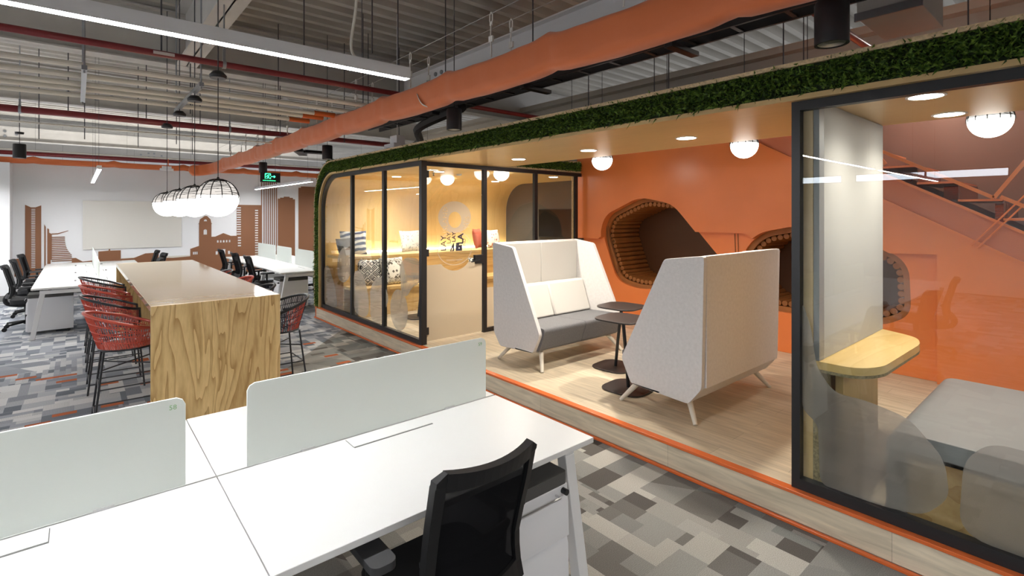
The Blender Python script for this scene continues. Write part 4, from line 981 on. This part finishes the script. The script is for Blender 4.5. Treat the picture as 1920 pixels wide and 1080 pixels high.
# ================================================================ inside the pod
t = thing('pod_bench', 'built-in plywood bench and shelf along the inside of the pod', 'bench', (5, 8, .2))
build('seat', MB().box(3.26, 7.33, 7.45, 7.96, .60, .65), M['ply_bench'], t, bevel=.003)
build('seat_front', MB().box(3.30, 7.33, 7.50, 7.53, .2, .5995), M['ply_bench'], t)
build('riser', MB().box(3.26, 7.33, 7.97, 8.0, .2, 1.06), M['ply_bench'], t)
build('shelf', MB().box(3.26, 7.33, 7.965, 8.70, 1.061, 1.11), M['ply_pale'], t, bevel=.003)
build('light_strip', MB().box(3.5, 7.3, 8.735, 8.755, 1.115, 1.13), M['strip'], t)
def cushion(loc, w_, h, th, rz, tilt, mat, label, roll=0):
    m = MB(); n = 10
    vs = []; fs = []
    for side in (1, -1):
        for i in range(n+1):
            for j in range(n+1):
                u, v = -1+2*i/n, -1+2*j/n; e_ = (max(0, 1-u**2)*max(0, 1-v**2))**.38; pin = 1-.06*(1-abs(u))*abs(v)**3; pin2 = 1-.06*(1-abs(v))*abs(u)**3
                vs.append(Vector((u*w_/2*pin2, side*th/2*e_, v*h/2*pin)))
    k = (n+1)**2
    for s_ in (0, 1):
        for i in range(n):
            for j in range(n):
                a = s_*k+i*(n+1)+j; fs.append((a, a+1, a+n+2, a+n+1))
    R = Matrix.Translation(Vector(loc)) @ Matrix.Rotation(rz, 4, 'Z') @ Matrix.Rotation(tilt, 4, 'X') @ Matrix.Rotation(roll, 4, 'Y') 
    low = min((R @ v).z for v in vs); R = Matrix.Translation((0, 0, loc[2]-low)) @ R
    me = bpy.data.meshes.new('cushion'); me.from_pydata([tuple(v) for v in vs], [], fs); me.materials.append(M[mat])
    bm = bmesh.new(); bm.from_mesh(me); bmesh.ops.remove_doubles(bm, verts=bm.verts[:], dist=.0005); bmesh.ops.recalc_face_normals(bm, faces=bm.faces[:]); bm.to_mesh(me); bm.free(); me.shade_smooth()
    o = bpy.data.objects.new('cushion', me); C.objects.link(o); o.matrix_world = R; o['label'] = label; o['category'] = 'cushion'; o['group'] = 'cushions in the pod'
    return o
cushion((3.60, 8.40, 1.112), .44, .42, .13, -.3, -.3, 'c_stripe', 'blue and white striped cushion on the pod shelf at the left')
cushion((3.40, 8.28, 1.112), .36, .30, .12, .5, -.3, 'cush_dark', 'small dark cushion beside the striped one, by the rounded corner')
cushion((4.72, 8.42, 1.112), .46, .40, .13, 0.1, -.25, 'c_text', 'pale printed cushion on the middle of the pod shelf')
cushion((6.25, 8.40, 1.112), .36, .40, .13, .5, -.2, 'red_cush', 'coral red cushion on the pod shelf behind the sofa')
cushion((6.55, 8.28, 1.112), .42, .38, .12, .2, -.25, 'c_coral', 'white cushion with coral print beside the red one')
cushion((3.66, 7.82, .652), .46, .44, .13, -.5, -.38, 'c_ikat', 'black and white medallion cushion on the pod bench')
cushion((3.98, 7.70, .652), .46, .46, .13, .1, -.35, 'c_dia', 'white cushion with small black diamonds on the pod bench')
cushion((5.75, 7.75, .652), .42, .36, .12, .3, -.35, 'c_ikat', 'black patterned cushion on the bench seen beside the sofa back')
# television
t = thing('television', 'dark wall television on the felt wall at the end of the pod', 'television', (7.3, 7.17, 1.33))
build('casing', MB().box(7.30, 7.343, 6.66, 7.70, 1.33, 1.91), M['black_pl'], t, bevel=.004)
build('screen', MB().box(7.296, 7.2995, 6.675, 7.685, 1.35, 1.895), M['screen'], t)
def sidetable(name_label, top, base, zt, rz, zb=.2):
    t = thing('side_table', name_label, 'table', (base[0], base[1], zb), 0)
    def sq(c, h): 
        P = rpoly([(-h, -h), (h, -h), (h, h), (-h, h)], .12, 5); P = [(u*(1+.06*(1-(v/h)**2)), v*(1+.06*(1-(u/h)**2))) for u, v in P]
        return [(c[0]+u*math.cos(rz)-v*math.sin(rz), c[1]+u*math.sin(rz)+v*math.cos(rz)) for u, v in P]
    build('tabletop', MB().pz([sq(top, .205)], zt-.014, zt), M['tab_brown'], t, bevel=.003)
    build('pole', MB().tube([(base[0], base[1], zb+.012), ((base[0]*.6+top[0]*.4), (base[1]*.6+top[1]*.4), zb+.3), (top[0], top[1], zt-.014)], .016, 12), M['black'], t)
    build('base', MB().pz([sq(base, .2)], zb+.0005, zb+.012), M['tab_brown'], t, bevel=.002)
sidetable('dark side table between the two sofas, nearer the platform edge', (3.74, 2.84), (3.86, 2.87), .87, .1)
sidetable('dark side table between the two sofas, nearer the orange wall', (4.22, 3.22), (4.30, 3.36), .87, .1)
sidetable('small black side table standing inside the pod', (4.05, 6.85), (4.05, 7.0), .85, 0)
# recessed downlights in the canopy
for i, (x, y, lab) in enumerate([(3.594, .66, 'recessed downlight above the right booth, nearest the glass'), (4.36, .68, 'recessed downlight above the booth table, farther in'), (3.99, 2.36, 'recessed downlight above the right sofa'), (4.0, 3.47, 'recessed downlight between the two sofas'),
                  (4.0, 4.56, 'recessed downlight above the left sofa'), (4.23, 6.68, 'recessed downlight inside the pod above the door'), (4.23, 8.05, 'recessed downlight inside the pod, seen through the front glass'), (6.38, 6.35, 'recessed downlight in front of the television'), (6.35, 7.95, 'recessed downlight inside the pod beyond the globe lamp')]):
    t = thing('recessed_downlight', lab, 'downlight', (x, y, 2.452), 0, 'recessed downlights in the canopy')
    build('trim_ring', MB().lathe([(.078, 2.4535), (.092, 2.4545), (.092, 2.4595), (.078, 2.4595), (.078, 2.4535)], (x, y, 0), 36), M['steel_w'], t)
    build('lens', MB().lathe([(.0775, 2.456), (0, 2.456)], (x, y, 0), 36), M['dl'], t)
    l = bpy.data.lights.new('downlight_beam', 'SPOT'); l.energy = 80 if i > 1 else 34; l.spot_size = deg(150); l.spot_blend = 1.0; l.color = (1, .92, .80); l.shadow_soft_size = .05
    o = bpy.data.objects.new('downlight_beam', l); o.location = (x, y, 2.44); C.objects.link(o)
for loc, lab in [((5.15, 6.29, 2.459), 'half globe lamp in the pod ceiling beside the door'), ((5.15, 7.85, 2.459), 'half globe lamp in the pod ceiling seen through the door glass')]:
    t = thing('globe_ceiling_light', lab, 'ceiling lamp', loc, 0, 'half globes in the pod ceiling')
    P = [(.125*math.sin(PI/2*k/14), -.125*math.cos(PI/2*k/14)) for k in range(15)]
    build('globe', MB().lathe([(a, loc[2]+b) for a, b in P], (loc[0], loc[1], 0), 36), M['globe'], t, smooth=80)
    build('rim', MB().lathe([(.125, loc[2]-.004), (.132, loc[2]-.004), (.132, loc[2]), (.125, loc[2])], (loc[0], loc[1], 0), 36), M['black'], t)
t = thing('smoke_detector', 'small white detector on the pod ceiling', 'detector', (4.75, 6.9, 2.43)); build('body', MB().lathe([(0, 2.43), (.035, 2.432), (.05, 2.459), (0, 2.459)], (4.75, 6.9, 0), 20), M['steel_w'], t)
m = MB().lathe([(0, 2.41), (.018, 2.41), (.006, 2.43), (.02, 2.459), (0, 2.459)], (4.3, 6.95, 0), 12); solo('fire_sprinkler', m, M['galv'], 'small sprinkler head on the pod ceiling', 'sprinkler')
# ================================================================ high-backed sofas (built facing -y, origin on floor)
def sofa():
    t = thing('high_back_sofa', '', 'sofa'); W_ = .675
    side = [(.38, 1.29), (.04, 1.245), (-.38, .375), (-.28, .175), (.25, .15), (.36, .29)]
    sp = rpoly(side, .03, 3)
    for s in (-1, 1): build('side_panel', MB().px([sp], *sorted((s*W_, s*(W_-.045)))), M['sofa_out'], t, bevel=.004)
    # outer back: upright then folded in at the bottom
    b = MB()
    b.hexa([(-W_+.046, .335, .29), (W_-.046, .335, .29), (W_-.046, .375, .29), (-W_+.046, .375, .29)], [(-W_+.046, .335, 1.285), (W_-.046, .335, 1.285), (W_-.046, .378, 1.285), (-W_+.046, .378, 1.285)])
    b.hexa([(-W_+.046, .20, .152), (W_-.046, .20, .152), (W_-.046, .245, .155), (-W_+.046, .245, .155)], [(-W_+.046, .325, .289), (W_-.046, .325, .289), (W_-.046, .358, .289), (-W_+.046, .358, .289)])
    build('back_shell', b, M['sofa_out'], t, bevel=.003)
    for x0, x1 in ((-W_+.047, -.0015), (.0015, W_-.047)):
        build('upper_back_panel', MB().box(x0, x1, .30, .334, .66, 1.27), M['sofa_in'], t, bevel=.006)
        y0, y1, z0, z1 = .10, .27, .425, .80
        build('back_cushion', MB().hexa([(x0, .06, z0), (x1, .06, z0), (x1, .29, z0), (x0, .29, z0)], [(x0, .19, z1), (x1, .19, z1), (x1, .299, z1), (x0, .299, z1)]), M['sofa_back'], t, bevel=.022)
    for x0, x1 in ((-W_+.047, -.002), (.002, W_-.047)):
        pr = rpoly([(-.42, .44), (.10, .42), (.18, .42), (.18, .22), (-.31, .19), (-.34, .21)], .06, 5)
        build('seat_cushion', MB().px([pr], x0, x1), M['sofa_seat'], t, bevel=.012)
    build('under_frame', MB().box(-W_+.08, W_-.08, -.26, .2, .165, .19), M['leg_cream'], t)
    for sx in (-1, 1):
        for sy in (-1, 1):
            y0, y1 = (-.27, -.40) if sy < 0 else (.17, .30)
            x0, x1 = sx*(W_-.13), sx*(W_-.02)
            build('leg', MB().tube([(x1, y1, 0), (x0, y0, .18)], [.017, .026], 12), M['leg_cream'], t)
    return t
s1 = sofa(); s1.location = (4.225, 4.11, .2); s1['label'] = 'pale high-backed sofa with grey seat, facing us on the platform'
dup(s1, (4.225, 2.335, .2), PI, 'pale high-backed sofa on the platform turned away, its plain back towards us')
# ================================================================ orange wall with padded niches
XW = 6.17
def flipy(P): return P
hole1_o = rpoly([(5.13, 1.50), (5.02, 1.79), (4.40, 2.05), (3.86, 1.945), (3.02, 1.02), (3.20, .80), (4.52, .71), (4.86, .80)], .16, 6)
hole2_o = rpoly([(2.93, 1.34), (2.72, 1.58), (2.25, 1.68), (1.75, 1.60), (1.28, 1.33), (1.26, .80), (1.50, .66), (2.72, .66), (2.93, .85)], .16, 6)
def shrink(P, d):
    cy = sum(p[0] for p in P)/len(P); cz = sum(p[1] for p in P)/len(P); R_ = []
    n = len(P)
    for i in range(n):
        a = Vector(P[i-1]); b = Vector(P[(i+1) % n]); t_ = (b-a).normalized(); nn = Vector((-t_.y, t_.x))
        if nn.dot(Vector((cy, cz))-Vector(P[i])) < 0: nn = -nn
        R_.append((P[i][0]+nn.x*d, P[i][1]+nn.y*d))
    return R_
base = [(5.52, .2), (5.52, 3.0), (3.33, 3.0), (-1.0, .56), (-1.0, .2)]
# stair soffit line: z = 2.583 + .566*(y-2.596)
struct('wall_orange', MB().px([[(5.60, .2), (5.60, 3.0), (3.33, 3.0), (2.2, 2.36), (.5, 1.397), (-1.0, .548), (-1.0, .2)], hole1_o, hole2_o], 6.25, 6.29), M['orange_wall'], smooth=0)
# front layer: upper panel whose lower lip steps over the niches, full height beyond the right niche
def hull_top(P, ya, za, yb, zb):
    return P
ov = [(5.60, 3.0), (5.60, 1.42), (5.13, 1.42), (5.13, 1.50)]
h1 = [p for p in hole1_o]
def arc(P, start, end):
    # vertices of outline P walked from the one nearest start to the one nearest end
    i = min(range(len(P)), key=lambda k: (P[k][0]-start[0])**2+(P[k][1]-start[1])**2)
    j = min(range(len(P)), key=lambda k: (P[k][0]-end[0])**2+(P[k][1]-end[1])**2)
    out = [P[i]]
    while i != j: i = (i+1) % len(P); out.append(P[i])
    return out
a1 = arc(h1, (5.13, 1.46), (3.58, 1.60)); a2 = arc(hole2_o, (2.80, 1.52), (1.40, 1.42))
ovl = [(5.60, 3.0), (5.60, 1.42), (5.16, 1.42)]+a1+[(3.52, 1.57), (2.86, 1.57)]+a2+[(1.05, 1.42), (1.05, .2), (-1.0, .2), (-1.0, .548), (.5, 1.397), (2.2, 2.36), (3.33, 3.0)]
struct('wall_orange_panel', MB().px([ovl], XW, 6.249), M['orange_wall'], smooth=0)
hole1_n = rpoly([(5.13, 1.50), (5.02, 1.79), (4.40, 2.05), (3.76, 1.99), (2.86, .98), (3.08, .74), (4.52, .71), (4.86, .80)], .16, 6)
for nm, H_, lab in (('wall_niche', hole1_n, 'large padded brown niche in the orange wall between the two sofas'), ('wall_niche', hole2_o, 'padded brown niche in the orange wall behind the right sofa and the booth')):
    cy = sum(p[0] for p in H_)/len(H_); t = thing(nm, lab, 'niche', (6.6, cy, .66))
    inner = shrink(H_, .06)
    lining_o = shrink(H_, -.02)
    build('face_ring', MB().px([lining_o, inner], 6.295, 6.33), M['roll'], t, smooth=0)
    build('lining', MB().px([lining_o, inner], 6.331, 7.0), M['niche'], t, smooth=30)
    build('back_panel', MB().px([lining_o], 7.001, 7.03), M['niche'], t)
    # padded rolls all round
    Pn = [Vector(p) for p in shrink(H_, .09)]; Pn.append(Pn[0]); acc = 0; nxt = 0; proto = None
    for a, b in zip(Pn[:-1], Pn[1:]):
        L_ = (b-a).length
        while nxt <= acc+L_:
            c_ = a+(b-a)*((nxt-acc)/max(L_, 1e-6))
            if proto is None:
                o = build('padded_roll', MB().cyl((6.335, c_.x, c_.y), (6.99, c_.x, c_.y), .034, 10), M['roll'], t, bevel=.006)
                proto = (o, c_.copy())
            else:
                o = proto[0].copy(); C.objects.link(o); o.parent = t; o.location = (0, c_.x-proto[1].x, c_.y-proto[1].y)
            nxt += .071
        acc += L_
    # hanging cord loop beside the niche
build_c = MB().tube(spline([(6.245, 5.05, 1.62), (6.24, 4.98, 1.2), (6.24, 4.86, .93), (6.24, 4.82, .98), (6.24, 4.92, 1.3), (6.245, 5.02, 1.62)], 5), .004, 5)
solo('hanging_cord', build_c, M['niche'], 'thin cord loop hanging on the orange wall beside the large niche', 'cord')
m = MB().tube([(6.245, 2.99, 1.56), (6.245, 2.98, 1.05)], .004, 5).tube([(6.245, 3.03, 1.56), (6.245, 3.01, 1.05)], .004, 5)
solo('hanging_cord', m, M['niche'], 'pair of thin cords on the orange wall between the two niches', 'cord')
# ================================================================ staircase behind the booth
def zl(y): return 2.583+.566*(y-2.596)
t = thing('staircase', 'orange steel staircase descending to the right behind the booth', 'staircase', (6.6, 1, .6))
build('stringer', MB().px([[(3.3, zl(3.3)+.002), (3.3, zl(3.3)+.262), (-1.0, zl(-1.0)+.262), (-1.0, zl(-1.0)+.002)]], XW+.01, 6.24), M['orange_str'], t)
build('stringer', MB().px([[(3.3, zl(3.3)+.002), (3.3, zl(3.3)+.262), (-1.0, zl(-1.0)+.262), (-1.0, zl(-1.0)+.002)]], 7.30, 7.34), M['orange_str'], t)
ed = MB()
for dz in (.0, .262): ed.bar((6.165, 3.3, zl(3.3)+dz), (6.165, -1.0, zl(-1.0)+dz), .03, .022)
build('stringer_edge', ed, M['orange_wall'], t)
y = 1.515+.305*5; z = 2.283+.1725*5
for i in range(13):
    if z < 3.2:
        build('tread', MB().box(6.2, 7.3, y-.30, y, z-.02, z), M['orange_wall'], t)
        build('riser_panel', MB().box(6.25, 7.28, y-.31, y-.302, z-.19, z-.021), M['mauve'], t)
    y -= .305; z -= .1725
hr = MB()
def xr(y, z): return (6.12, y, z)
hr.bar(xr(1.62, 2.52), xr(.652, 1.945), .02, .03).bar(xr(.652, 1.945), xr(.30, 2.50), .02, .03).bar(xr(.61, 1.955), xr(-.3, 1.42), .02, .03).bar(xr(.40, 1.79), xr(.1, 2.25), .02, .03)
hr.tube([xr(.80, 1.52), xr(.20, 2.30)], .007, 6).tube([xr(.76, 1.50), xr(.16, 2.28)], .007, 6)
hr.bar(xr(1.75, 2.75), xr(1.44, 2.30), .02, .03)
build('handrail', hr, M['orange_wall'], t)
# shiny pleated covers hung by the steps
for (a, b, c, d) in ((1.03, .92, 1.93, 2.07), (.67, .59, 1.72, 1.9), (1.40, 1.28, 2.12, 2.2)):
    pm = MB(); n = 7
    vs = []; 
    for i in range(n*2+1):
        zz = c+(d-c)*i/(n*2); off = .012 if i % 2 else 0
        vs += [(6.36-off, a, zz), (6.36-off, b, zz), (6.40, a, zz), (6.40, b, zz)]
    fs = []
    for i in range(n*2): k_ = i*4; fs += [(k_, k_+1, k_+5, k_+4), (k_+2, k_+6, k_+7, k_+3), (k_, k_+4, k_+6, k_+2), (k_+1, k_+3, k_+7, k_+5)]
    fs += [(0, 2, 3, 1), (n*8, n*8+1, n*8+3, n*8+2)]
    pm.add(vs, fs); build('pleated_cover', pm, M['chrome_c'], t, smooth=0)
struct('wall_stair', MB().box(7.45, 7.5, -4, 5.4, .2, 3.5), M['mauve'])
# ================================================================ right-hand booth
bf = thing('glass_partition', 'large black framed glass pane of the booth at the right edge', 'glass wall', (3.22, 0, .2))
m = MB().box(3.195, 3.25, -1.55, 1.165, 2.405, 2.458).box(3.195, 3.25, -1.55, 1.165, .201, .262).box(3.195, 3.25, 1.165, 1.21, .201, 2.458)
build('frame', m, M['black'], bf)
build('pane', MB().box(3.217, 3.225, -1.55, 1.165, .262, 2.405), M['glass_b'], bf)
fb = [blob([(1.164, 1.30), (1.164, .66), (1.08, .60), (1.07, .30), (1.05, .262), (.78, .262), (.60, .29), (.50, .42), (.52, .60), (.66, .76), (.85, .80), (1.00, .80), (1.09, .93), (1.11, 1.12)], .06),
      blob([(.47, .262), (.45, .62), (.36, .74), (.10, .74), (-.06, .66), (-.10, .262)], .12), blob([(-.2, .262), (-.2, .9), (-.5, 1.1), (-.9, .9), (-.9, .262)], .15)]
m = MB()
for l in fb: m.px([l], 3.2255, 3.2265)
build('frosted_shapes', m, M['frost'], bf)
t = thing('booth_partition', 'tall grey felt partition with plywood edge behind the booth glass', 'partition', (3.8, 1.12, .2))
build('felt_face', MB().box(3.34, 4.54, 1.085, 1.115, .952, 2.455), M['felt_grey'], t)
build('felt_end', MB().box(3.262, 3.339, 1.085, 1.115, .952, 2.455), M['leather'], t)
build('plywood_core', MB().box(3.256, 4.54, 1.116, 1.19, .201, 2.455), M['ply_pale'], t)
build('post', MB().box(3.256, 3.40, 1.07, 1.1155, .201, .888), M['ply_dark'], t)
t = thing('booth_table', 'rounded plywood table fixed under the grey partition', 'table', (3.9, .95, .2))
tp = rpoly([(3.26, 1.114), (3.26, .93), (3.42, .80), (4.30, .80), (4.58, .95), (4.56, 1.114)], .16, 8)
tp = [(3.26, 1.114)]+rpoly([(3.26, 1.114), (3.262, .90), (3.42, .815), (4.22, .80), (4.42, .86), (4.56, 1.114)], .14, 8)[9:-9]+[(4.56, 1.114)]
build('tabletop', MB().pz([tp], .905, .95), M['ply_table'], t, bevel=.002)
build('edge_band', MB().pz([[(3.9+(x-3.9)*1.003, .95+(y-.95)*1.006 if y < 1.11 else y) for x, y in tp]], .889, .9045), M['ply_dark'], t)
build('leg_panel', MB().box(3.45, 4.10, 1.02, 1.06, .201, .888), M['ply_up'], t)
t = thing('booth_bench', 'wide grey upholstered bench on a plywood base at the lower right', 'bench', (4, -.1, .2))
pf = rpoly([(.775, .201), (.775, .655), (-1.5, .655), (-1.5, .201)], .09, 6)
pf = [(.775, .201)]+rpoly([(.775, .201), (.775, .655), (-1.5, .655), (-1.5, .201)], .09, 6)[7:14]+[(-1.5, .655), (-1.5, .56), (.69, .56), (.69, .201)]
build('upholstery', MB().px([pf], 3.30, 4.66), M['leather'], t, bevel=.012, smooth=50)
build('base_front', MB().box(3.335, 3.365, .28, .689, .201, .5595), M['ply_bench'], t)
build('base_front', MB().box(3.335, 3.365, -1.45, .277, .201, .5595), M['ply_bench'], t)
# ================================================================ services over the canopy
t = thing('electrical_box', 'grey metal junction box hanging at the top right behind the big spotlight', 'junction box', (4.0, .85, 3.0))
build('box', MB().box(3.70, 4.30, .70, 1.02, 3.02, 3.30), M['steel'], t, bevel=.004)
build('flange', MB().box(3.685, 3.699, .69, 1.03, 3.00, 3.05), M['galv'], t)
for y in (.77, .86, .95): build('knockout', MB().cyl((3.7, y, 3.17), (3.692, y, 3.17), .03, 16), M['steel'], t)
for y in (.75, .97): build('hanger', MB().cyl((4.0, y, 3.30), (4.0, y, 4.66), .006, 6), M['rod'], t)
t = thing('ceiling_access_point', 'white box on the ceiling services above the pod corner', 'box', (3.2, 6.3, 2.8))
build('body', MB().box(3.35, 3.62, 6.45, 6.75, 2.72, 2.80), M['steel_w'], t, bevel=.006); build('mount', MB().box(3.42, 3.55, 6.5, 6.7, 2.8005, 2.92).cyl((3.48, 6.6, 2.92), (3.48, 6.6, 4.66), .006, 6), M['steel_w'], t)
t = thing('emergency_light', 'white twin-spot emergency unit hanging in front of the far wall left of the orange sleeve', 'light', (1.6, 14.2, 2.8))
build('body', MB().box(1.46, 1.72, 14.2, 14.32, 2.82, 2.87).box(1.50, 1.68, 14.2, 14.32, 2.871, 2.92), M['steel_w'], t, bevel=.005); build('cable', MB().cyl((1.62, 14.26, 2.92), (1.62, 14.26, 3.1), .01, 6), M['orange_trim'], t)
for i, (y, z) in enumerate([(3.45, 3.02), (5.0, 2.95), (1.9, 3.1)]):
    t = thing('junction_box', ['white junction box with cable above the grass edge, middle one', 'white junction box above the grass edge, leftmost', 'white junction box above the grass edge, rightmost'][i], 'junction box', (5.4, y, z))
    build('box', MB().box(5.34, 5.46, y-.10, y+.10, z, z+.06), M['steel_w'], t, bevel=.004)
    build('cable', MB().tube(spline([(5.4, y-.1, z+.03), (5.3, y-.3, z+.02), (5.1, y-.45, z-.15), (5.15, y-.5, 2.66)], 5), .009, 6), M['black'], t)
    build('conduit_end', MB().cyl((5.4, y+.1, z+.03), (5.4, y+.28, z+.03), .012, 8), M['orange_trim'], t)
    build('hanger', MB().cyl((5.4, y, z+.06), (5.4, y, 4.66), .004, 5), M['rod'], t)
pl = MB().hexa([(3.2, 9.2, 3.55), (3.2, 9.25, 3.55), (2.2, 9.25, 3.5), (2.2, 9.2, 3.5)], [(2.75, 9.2, 3.8), (2.75, 9.25, 3.8), (2.7, 9.25, 3.8), (2.7, 9.2, 3.8)])
solo('roof_panel', pl, M['steel_w'], 'white triangular sheet panel behind the conduits, left of the orange sleeve', 'panel')
cb = MB().tube(spline([(1.02, 2.352, 2.555), (1.0, 2.36, 2.62), (1.03, 2.36, 2.9), (1.0, 2.35, 3.4), (1.06, 2.35, 4.66)], 6), .007, 8)
solo('lamp_cable', cb, M['conduit'], 'white power cable rising from the near linear lamp', 'cable')
